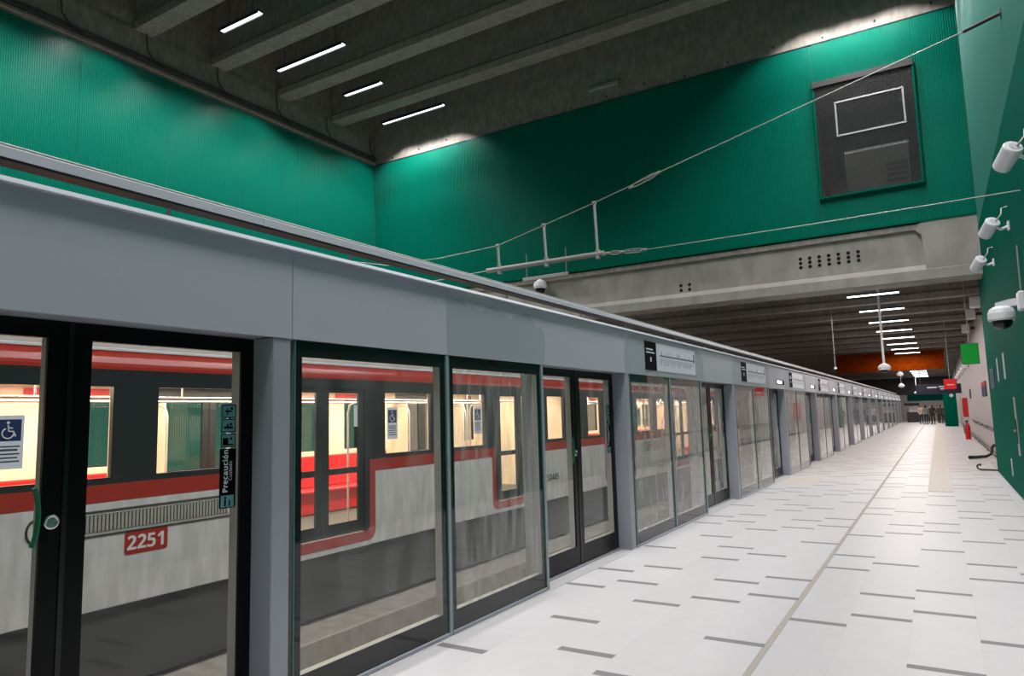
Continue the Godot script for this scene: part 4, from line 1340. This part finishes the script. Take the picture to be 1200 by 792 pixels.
func build_far_platform() -> void:
	pendant(-1.31, -23.9, 2.86, "white pendant dome camera on a thick stem under the low ceiling")
	pendant(-1.45, -66.0, 2.75, "white pendant dome camera beyond the dark blue hanging sign")
	for q in [[-2.79, -25.0, 2.98, "thin pendant sensor over the screen header"], [-1.98, -52.0, 3.75, "white dome sensor behind the rust-brown beam"], [-2.19, -58.0, 3.15, "white dome sensor above the far screen doors"]]:
		var t := thing("pendant_sensor", q[3], "sensor", Vector3(q[0], q[2], q[1]))
		var m := MB.new()
		m.cyl(Vector3(q[0], q[2] + 0.08, q[1]), Vector3(q[0], 6.6, q[1]), 0.018, 0.018, 6)
		shape_at(t, "stem", m, mats.galvanised)
		var d := MB.new()
		var r: float = 0.06 if q[1] > -30.0 else 0.22
		d.lathe(Vector3(q[0], q[2], q[1]), Vector3.UP, [Vector2(0.0, -r * 0.5), Vector2(r * 0.8, -r * 0.3), Vector2(r, 0.1 * r), Vector2(r * 0.5, r * 0.8), Vector2(0.0, r)], 14)
		shape_at(t, "head", d, mats.white_plastic)
	var ob := thing("rust_beam", "rust-brown steel beam hung across the platform under the low ceiling", "beam", Vector3(-2.4, 3.86, -48.0))
	bx(ob, "web", mats.rust_steel, Vector3(-5.25, 3.88, -48.25), Vector3(0.50, 4.78, -48.0), 0.01)
	bx(ob, "flange", mats.rust_steel, Vector3(-5.27, 3.84, -48.35), Vector3(0.52, 3.885, -47.96), 0.006)
	bx(ob, "flange", mats.rust_steel, Vector3(-5.27, 4.775, -48.35), Vector3(0.52, 4.96, -47.99), 0.006)
	# hanging signs
	hang_sign("green_sign", "blank green lit sign hung beside the white wall", Vector3(0.86, 3.09, -23.0), Vector2(0.40, 0.56), mats.sign_green_glow, 0.10)
	hang_sign("red_sign", "red lit sign with white lettering hung over the platform", Vector3(0.49, 2.58, -35.0), Vector2(0.44, 0.42), mats.sign_red_glow, 0.10)
	var bs := thing("blue_sign", "long dark blue hanging sign across the platform", "sign", Vector3(0.1, 2.5, -58.0))
	bx(bs, "board", mat("sign_navy", Color(0.03, 0.05, 0.15), 0.5), Vector3(-1.30, 2.50, -58.1), Vector3(1.45, 3.18, -58.0), 0.01)
	var bt := MB.new()
	for q in [[-0.6, 0.0, 2.92], [0.1, 0.9, 2.96], [0.2, 1.0, 2.80]]:
		bt.box(Vector3(q[0], q[2], -58.0), Vector3(q[1], q[2] + 0.09, -57.99))
	shape_at(bs, "lettering", bt, mats.alu_light)
	for x in [-1.0, 1.2]:
		var r := MB.new()
		r.cyl(Vector3(x, 3.18, -58.05), Vector3(x, 6.6, -58.05), 0.02, 0.02, 6)
		shape_at(bs, "rod", r, mats.dark_pipe)
	var pi := thing("green_pillar", "green clad pillar behind the group of people", "pillar", Vector3(0.8, 0, -66.0))
	bx(pi, "casing", mats.green_flat, Vector3(0.35, 0.0, -66.6), Vector3(1.25, 3.0, -66.0), 0.03)
	bx(pi, "cap", mats.green_flat, Vector3(0.30, 3.0, -66.65), Vector3(1.30, 3.12, -65.95), 0.02)
	var ic := MB.new()
	ic.cyl(Vector3(0.93, 2.45, -66.0), Vector3(0.93, 2.45, -65.985), 0.14, 0.14, 14)
	shape_at(pi, "emblem_disc", ic, mats.alu_light)
	var bo := thing("kiosk", "dark kiosk with a pale lit panel at the far end of the screen", "kiosk", Vector3(-2.3, 0, -84.0))
	bx(bo, "body", mats.under, Vector3(-2.9, 0.0, -84.5), Vector3(-1.7, 1.05, -84.0), 0.02)
	bx(bo, "panel", mats.wall_white, Vector3(-2.7, 1.05, -84.4), Vector3(-1.8, 1.75, -84.1), 0.02)
	bx(bo, "canopy", mats.black_plastic, Vector3(-3.1, 1.75, -84.6), Vector3(-1.7, 2.0, -83.9), 0.02)
	# along the white wall
	for k in 3:
		var z: float = [-25.0, -28.3, -33.5][k]
		var lb: String = ["white box loudspeaker under the low ceiling nearest the green wall end", "white box loudspeaker second along the white wall", "white box loudspeaker third along the white wall"][k]
		var s := thing("box_loudspeaker", lb, "loudspeaker", Vector3(1.3, 4.7, z), "box loudspeakers along the white wall")
		bx(s, "cabinet", mats.white_plastic, Vector3(1.05, 4.58, z - 0.15), Vector3(1.32, 4.92, z + 0.12), 0.02)
		bx(s, "bracket", mats.dark_pipe, Vector3(1.30, 4.70, z - 0.05), Vector3(1.5, 4.80, z + 0.02), 0.01)
	for k in 6:
		var z := -38.5 - k * 4.2
		var t := thing("wall_dome", "small white dome fitting along the white wall, %s past the box loudspeakers" % ORD[k], "wall fitting", Vector3(1.5, 3.5, z), "dome fittings along the white wall")
		var m := MB.new()
		m.lathe(Vector3(1.22, 3.5, z), Vector3.UP, [Vector2(0.0, -0.14), Vector2(0.10, -0.10), Vector2(0.15, 0.0), Vector2(0.12, 0.10), Vector2(0.0, 0.13)], 14)
		shape_at(t, "dome", m, mats.white_plastic)
		bx(t, "arm", mats.white_plastic, Vector3(1.25, 3.55, z - 0.03), Vector3(1.5, 3.62, z + 0.03), 0.01)
	var po := thing("poster_frame", "small framed red and blue notice on the white wall", "notice", Vector3(1.5, 2.0, -31.0))
	bx(po, "frame", mats.dark_pipe, Vector3(1.47, 1.98, -32.6), Vector3(1.5, 2.52, -29.8), 0.004)
	bx(po, "red_half", mats.signal_red, Vector3(1.465, 2.36, -32.5), Vector3(1.47, 2.48, -29.9))
	bx(po, "blue_half", mats.sign_blue, Vector3(1.465, 2.02, -32.5), Vector3(1.47, 2.34, -29.9))
	var p2 := thing("small_notice", "small dark notice on the white wall before the red cabinet", "notice", Vector3(1.5, 2.1, -44.0))
	bx(p2, "frame", mats.dark_pipe, Vector3(1.47, 2.0, -45.0), Vector3(1.5, 2.5, -43.8), 0.004)
	bx(p2, "sheet", mats.sign_blue, Vector3(1.465, 2.05, -44.9), Vector3(1.47, 2.45, -43.9))
	var hc := thing("hose_cabinet", "red fire hose cabinet on the white wall", "cabinet", Vector3(1.5, 0.95, -50.5))
	bx(hc, "body", mats.signal_red, Vector3(1.25, 0.95, -51.2), Vector3(1.496, 2.1, -50.0), 0.01)
	bx(hc, "door", mats.signal_red, Vector3(1.235, 1.0, -51.15), Vector3(1.25, 2.05, -50.05), 0.004)
	bx(hc, "handle", mats.chrome, Vector3(1.22, 1.45, -50.2), Vector3(1.235, 1.6, -50.16), 0.003)
	var fe := thing("fire_extinguisher", "red fire extinguisher standing on the floor by the white wall", "fire extinguisher", Vector3(1.12, 0, -41.0))
	var fm := MB.new()
	fm.lathe(Vector3(1.12, 0, -41.0), Vector3.UP, [Vector2(0.0, 0.0), Vector2(0.115, 0.0), Vector2(0.12, 0.03), Vector2(0.12, 0.62), Vector2(0.08, 0.74), Vector2(0.04, 0.78), Vector2(0.0, 0.78)], 18)
	shape_at(fe, "cylinder", fm, mats.signal_red)
	var fv := MB.new()
	fv.cyl(Vector3(1.12, 0.77, -41.0), Vector3(1.12, 0.88, -41.0), 0.035, 0.035, 8)
	fv.box(Vector3(1.03, 0.88, -41.02), Vector3(1.2, 0.92, -40.98), 0.005)
	fv.tube([Vector3(1.12, 0.84, -41.0), Vector3(1.0, 0.82, -40.95), Vector3(0.97, 0.6, -40.9), Vector3(0.98, 0.3, -40.9)], 0.018, 6)
	shape_at(fe, "valve_and_hose", fv, mats.black_plastic)
	var hr := thing("wall_handrail", "grey handrail bracketed along the white wall", "handrail", Vector3(1.45, 0.9, -34.0))
	var hm := MB.new()
	hm.tube([Vector3(1.40, 0.94, -22.2), Vector3(1.40, 0.94, -43.0)], 0.03, 8)
	shape_at(hr, "rail", hm, mats.dark_pipe)
	for k in 6:
		bx(hr, "bracket", mats.dark_pipe, Vector3(1.40, 0.86, -23.0 - k * 3.8), Vector3(1.5, 0.92, -22.95 - k * 3.8))
	var wp := thing("floor_conduit", "dark conduit lying along the foot of the white wall", "conduit", Vector3(1.42, 0, -35.0))
	var wm := MB.new()
	wm.tube([Vector3(1.44, 0.06, -22.0), Vector3(1.44, 0.06, -52.0)], 0.055, 8)
	shape_at(wp, "pipe", wm, mats.dark_pipe)
	for k in 4:
		bx(wp, "clip", mats.galvanised, Vector3(1.37, 0.0, -24.0 - k * 7.0), Vector3(1.5, 0.125, -23.9 - k * 7.0), 0.004)
	var bp := thing("bent_pipe", "bent dark pipe length lying on the floor towards the white wall", "pipe", Vector3(1.1, 0, -27.0))
	var bm := MB.new()
	bm.tube([Vector3(0.74, 0.05, -26.3), Vector3(1.15, 0.05, -26.9), Vector3(1.30, 0.10, -27.2), Vector3(1.36, 0.32, -27.3), Vector3(1.44, 0.40, -27.3)], 0.045, 8)
	shape_at(bp, "pipe", bm, mats.dark_pipe)
	var be := MB.new()
	be.cyl(Vector3(0.70, 0.055, -26.24), Vector3(0.78, 0.055, -26.36), 0.055, 0.055, 8)
	shape_at(bp, "end_collar", be, mats.black_plastic)
	var hk := thing("hooked_bar", "thin bar with a curled end lying on the floor at the green wall end", "bar", Vector3(0.95, 0, -21.7))
	var km := MB.new()
	km.tube([Vector3(1.2, 0.03, -21.62), Vector3(0.80, 0.03, -21.75), Vector3(0.73, 0.06, -21.8), Vector3(0.72, 0.12, -21.82), Vector3(0.77, 0.16, -21.8)], 0.022, 8)
	shape_at(hk, "bar", km, mats.dark_pipe)
	var ke := MB.new()
	ke.cyl(Vector3(0.77, 0.16, -21.8), Vector3(0.81, 0.14, -21.79), 0.03, 0.03, 8)
	shape_at(hk, "tip", ke, mats.black_plastic)

func hang_sign(called: String, label: String, c: Vector3, size: Vector2, face: Material, depth: float) -> void:
	var t := thing(called, label, "sign", c - Vector3(0, size.y / 2, 0))
	bx(t, "lit_face", face, c - Vector3(size.x / 2, size.y / 2, 0.0), c + Vector3(size.x / 2, size.y / 2, 0.008), 0.003)
	bx(t, "case", mats.housing, c - Vector3(size.x / 2 + 0.01, size.y / 2 + 0.01, depth), c + Vector3(size.x / 2 + 0.01, size.y / 2 + 0.01, 0.0), 0.01)
	var m := MB.new()
	m.cyl(c + Vector3(0.0, size.y / 2, -depth / 2), Vector3(c.x, 6.6, c.z - depth / 2), 0.018, 0.018, 6)
	shape_at(t, "rod", m, mats.galvanised)
	if called == "red_sign":
		var w := MB.new()
		w.box(c + Vector3(-0.12, -0.05, 0.008), c + Vector3(0.15, -0.01, 0.012))
		shape_at(t, "lettering", w, mats.sign_white)


# ---------------------------------------------------------------- people, far along the platform

# one continuous body from tapered bones joined by a smooth minimum, meshed as surface nets
func body_mesh(bones: Array, cell: float, paint: Callable) -> ArrayMesh:
	var lo := Vector3(9, 9, 9)
	var hi := Vector3(-9, -9, -9)
	for b in bones:
		var r: float = maxf(b[2], b[3]) + cell * 2.0
		for p in [b[0], b[1]]:
			lo = lo.min(p - Vector3.ONE * r)
			hi = hi.max(p + Vector3.ONE * r)
	var nx := int((hi.x - lo.x) / cell) + 2
	var ny := int((hi.y - lo.y) / cell) + 2
	var nz := int((hi.z - lo.z) / cell) + 2
	var f := PackedFloat32Array()
	f.resize(nx * ny * nz)
	f.fill(1.0)
	for b in bones:
		var a: Vector3 = b[0]
		var d: Vector3 = b[1] - a
		var r0: float = b[2]
		var r1: float = b[3]
		var pad: float = maxf(r0, r1) + cell * 3.0
		var mn: Vector3 = (a.min(b[1]) - Vector3.ONE * pad - lo) / cell
		var mx: Vector3 = (a.max(b[1]) + Vector3.ONE * pad - lo) / cell
		var dd: float = maxf(d.length_squared(), 1e-6)
		for i in range(maxi(0, int(mn.x)), mini(nx, int(mx.x) + 1)):
			for j in range(maxi(0, int(mn.y)), mini(ny, int(mx.y) + 1)):
				for k in range(maxi(0, int(mn.z)), mini(nz, int(mx.z) + 1)):
					var p := lo + Vector3(i, j, k) * cell
					var t: float = clampf((p - a).dot(d) / dd, 0.0, 1.0)
					var s: float = (p - a - d * t).length() - lerpf(r0, r1, t)
					var id := (i * ny + j) * nz + k
					var o := f[id]
					var h: float = maxf(0.03 - absf(o - s), 0.0) / 0.03
					f[id] = minf(o, s) - h * h * 0.0075
	var at := {}
	var pos := PackedVector3Array()
	var nor := PackedVector3Array()
	for i in nx - 1:
		for j in ny - 1:
			for k in nz - 1:
				var sum := Vector3.ZERO
				var cnt := 0
				var vals := []
				var neg := 0
				for c in 8:
					var val := f[((i + (c & 1)) * ny + j + ((c >> 1) & 1)) * nz + k + (c >> 2)]
					vals.append(val)
					if val < 0.0: neg += 1
				if neg == 0 or neg == 8:
					continue
				for e in [[0, 1], [2, 3], [4, 5], [6, 7], [0, 2], [1, 3], [4, 6], [5, 7], [0, 4], [1, 5], [2, 6], [3, 7]]:
					var va: float = vals[e[0]]
					var vb: float = vals[e[1]]
					if (va < 0.0) != (vb < 0.0):
						var t := va / (va - vb)
						var pa := Vector3(e[0] & 1, (e[0] >> 1) & 1, e[0] >> 2)
						var pb := Vector3(e[1] & 1, (e[1] >> 1) & 1, e[1] >> 2)
						sum += pa.lerp(pb, t)
						cnt += 1
				at[(i * ny + j) * nz + k] = pos.size()
				pos.append(lo + (Vector3(i, j, k) + sum / cnt) * cell)
				nor.append(Vector3(vals[1] + vals[3] + vals[5] + vals[7] - vals[0] - vals[2] - vals[4] - vals[6], vals[2] + vals[3] + vals[6] + vals[7] - vals[0] - vals[1] - vals[4] - vals[5], vals[4] + vals[5] + vals[6] + vals[7] - vals[0] - vals[1] - vals[2] - vals[3]).normalized())
	var m := MB.new()
	for id in at:
		var k: int = id % nz
		var j: int = (id / nz) % ny
		var i: int = id / (nz * ny)
		var v0 := f[id]
		for ax in 3:
			var step: int = [ny * nz, nz, 1][ax]
			if i + (1 if ax == 0 else 0) >= nx or j + (1 if ax == 1 else 0) >= ny or k + (1 if ax == 2 else 0) >= nz:
				continue
			if (v0 < 0.0) == (f[id + step] < 0.0):
				continue
			var s1: int = [nz, 1, ny * nz][ax]
			var s2: int = [1, ny * nz, nz][ax]
			var q := [id, id - s1, id - s1 - s2, id - s2]
			if q.all(func(x): return at.has(x)):
				var p := q.map(func(x): return at[x])
				m.quadn(pos[p[0]], pos[p[1]], pos[p[2]], pos[p[3]], nor[p[0]], nor[p[1]], nor[p[2]], nor[p[3]])
	for p in m.v:
		m.c.append(paint.call(p))
	return m.mesh()

func person(at: Vector3, turn: float, label: String, jacket: Color, trousers: Color, hair: Color, stride: float, arm: float) -> void:
	var sk := Color(0.52, 0.34, 0.25)
	var hipw := 0.09
	var sh := 0.185
	var b := []
	b.append([Vector3(0, 0.98, 0), Vector3(0, 1.12, 0), 0.135, 0.13])
	b.append([Vector3(0, 1.12, 0), Vector3(0, 1.36, 0.005), 0.13, 0.14])
	b.append([Vector3(-sh + 0.03, 1.40, 0), Vector3(sh - 0.03, 1.40, 0), 0.085, 0.085])
	b.append([Vector3(0, 1.42, 0), Vector3(0, 1.52, 0.01), 0.055, 0.052])
	b.append([Vector3(0, 1.57, 0.015), Vector3(0, 1.645, 0.0), 0.078, 0.095])
	b.append([Vector3(0, 1.60, 0.085), Vector3(0, 1.58, 0.105), 0.016, 0.014])
	for s in [-1.0, 1.0]:
		var k: float = s * stride
		b.append([Vector3(s * hipw, 0.93, 0), Vector3(s * (hipw + 0.01), 0.50, k * 0.5 + 0.02), 0.095, 0.062])
		b.append([Vector3(s * (hipw + 0.01), 0.50, k * 0.5 + 0.02), Vector3(s * (hipw + 0.015), 0.09, k), 0.062, 0.043])
		b.append([Vector3(s * (hipw + 0.015), 0.05, k - 0.03), Vector3(s * (hipw + 0.03), 0.04, k + 0.15), 0.045, 0.038])
		var el := Vector3(s * (sh + 0.07), 1.13, -0.04 + 0.06 * arm)
		var wr := Vector3(s * (sh + 0.07 - 0.10 * arm), 0.90 + 0.22 * arm, 0.03 + 0.26 * arm)
		b.append([Vector3(s * sh, 1.39, 0), el, 0.062, 0.05])
		b.append([el, wr, 0.048, 0.034])
		var dn := (wr - el).normalized()
		b.append([wr, wr + dn * 0.08, 0.034, 0.032])
		for fi in 4:
			b.append([wr + dn * 0.08 + Vector3(0, 0, -0.024 + fi * 0.016), wr + dn * (0.15 + 0.01 * (fi % 3)) + Vector3(-s * 0.015, 0, -0.024 + fi * 0.016), 0.010, 0.008])
		b.append([wr + dn * 0.03, wr + dn * 0.09 + Vector3(-s * 0.02, 0, 0.045), 0.012, 0.009])
	var paint := func(p: Vector3) -> Color:
		if p.y > 1.48:
			return (hair if p.y > 1.655 or p.z < 0.01 else sk)
		if absf(p.x) > 0.10 and p.y > 0.6 and (p - Vector3(signf(p.x) * (sh + 0.07 - 0.10 * arm), 0.90 + 0.22 * arm, 0.03 + 0.26 * arm)).y < 0.0 and (absf(p.x) > 0.2 or p.z > 0.14):
			return sk
		if p.y > 0.90: return jacket
		if p.y > 0.09: return trousers
		return Color(0.03, 0.03, 0.03)
	var t := thing("person", label, "person", at, "people standing far along the platform")
	var bm := mat("person_paint", Color.WHITE, 0.8)
	bm.vertex_color_use_as_albedo = true
	var o := put(t, "body", body_mesh(b, 0.026, paint), bm, at)
	t.rotation.y = turn

func build_people() -> void:
	person(Vector3(-1.47, 0, -76.0), 0.6, "person in a light beige jacket and dark trousers at the group's edge", Color(0.55, 0.45, 0.36), Color(0.03, 0.03, 0.04), Color(0.05, 0.03, 0.02), 0.03, 0.3)
	person(Vector3(-1.06, 0, -74.6), 2.8, "person in a grey jacket and dark trousers facing away", Color(0.20, 0.20, 0.20), Color(0.03, 0.03, 0.03), Color(0.03, 0.02, 0.02), 0.05, 0.1)
	person(Vector3(-0.52, 0, -74.2), 3.4, "person in a black jacket standing broad in the middle of the group", Color(0.02, 0.02, 0.022), Color(0.02, 0.02, 0.02), Color(0.03, 0.02, 0.02), 0.08, 0.2)
	person(Vector3(-0.10, 0, -79.0), 1.2, "person in a dark brown jacket behind the black-clad person", Color(0.07, 0.05, 0.04), Color(0.03, 0.03, 0.03), Color(0.04, 0.03, 0.02), 0.02, 0.6)
	person(Vector3(0.30, 0, -81.0), -0.5, "person in a reddish jacket with arms raised before the pillar", Color(0.16, 0.07, 0.05), Color(0.05, 0.04, 0.04), Color(0.05, 0.03, 0.02), 0.04, 0.8)
	person(Vector3(0.66, 0, -69.5), 2.4, "person in a dark green coat beside the green pillar", Color(0.02, 0.05, 0.045), Color(0.02, 0.025, 0.025), Color(0.03, 0.02, 0.02), 0.06, 0.2)
	person(Vector3(-0.75, 0, -77.5), 0.2, "person in a charcoal coat between the grey and black jackets", Color(0.05, 0.05, 0.055), Color(0.02, 0.02, 0.025), Color(0.02, 0.02, 0.02), 0.04, 0.15)
	person(Vector3(0.12, 0, -76.0), 2.9, "person in a dark olive jacket in front of the reddish jacket", Color(0.05, 0.05, 0.03), Color(0.03, 0.03, 0.03), Color(0.03, 0.02, 0.02), 0.05, 0.4)
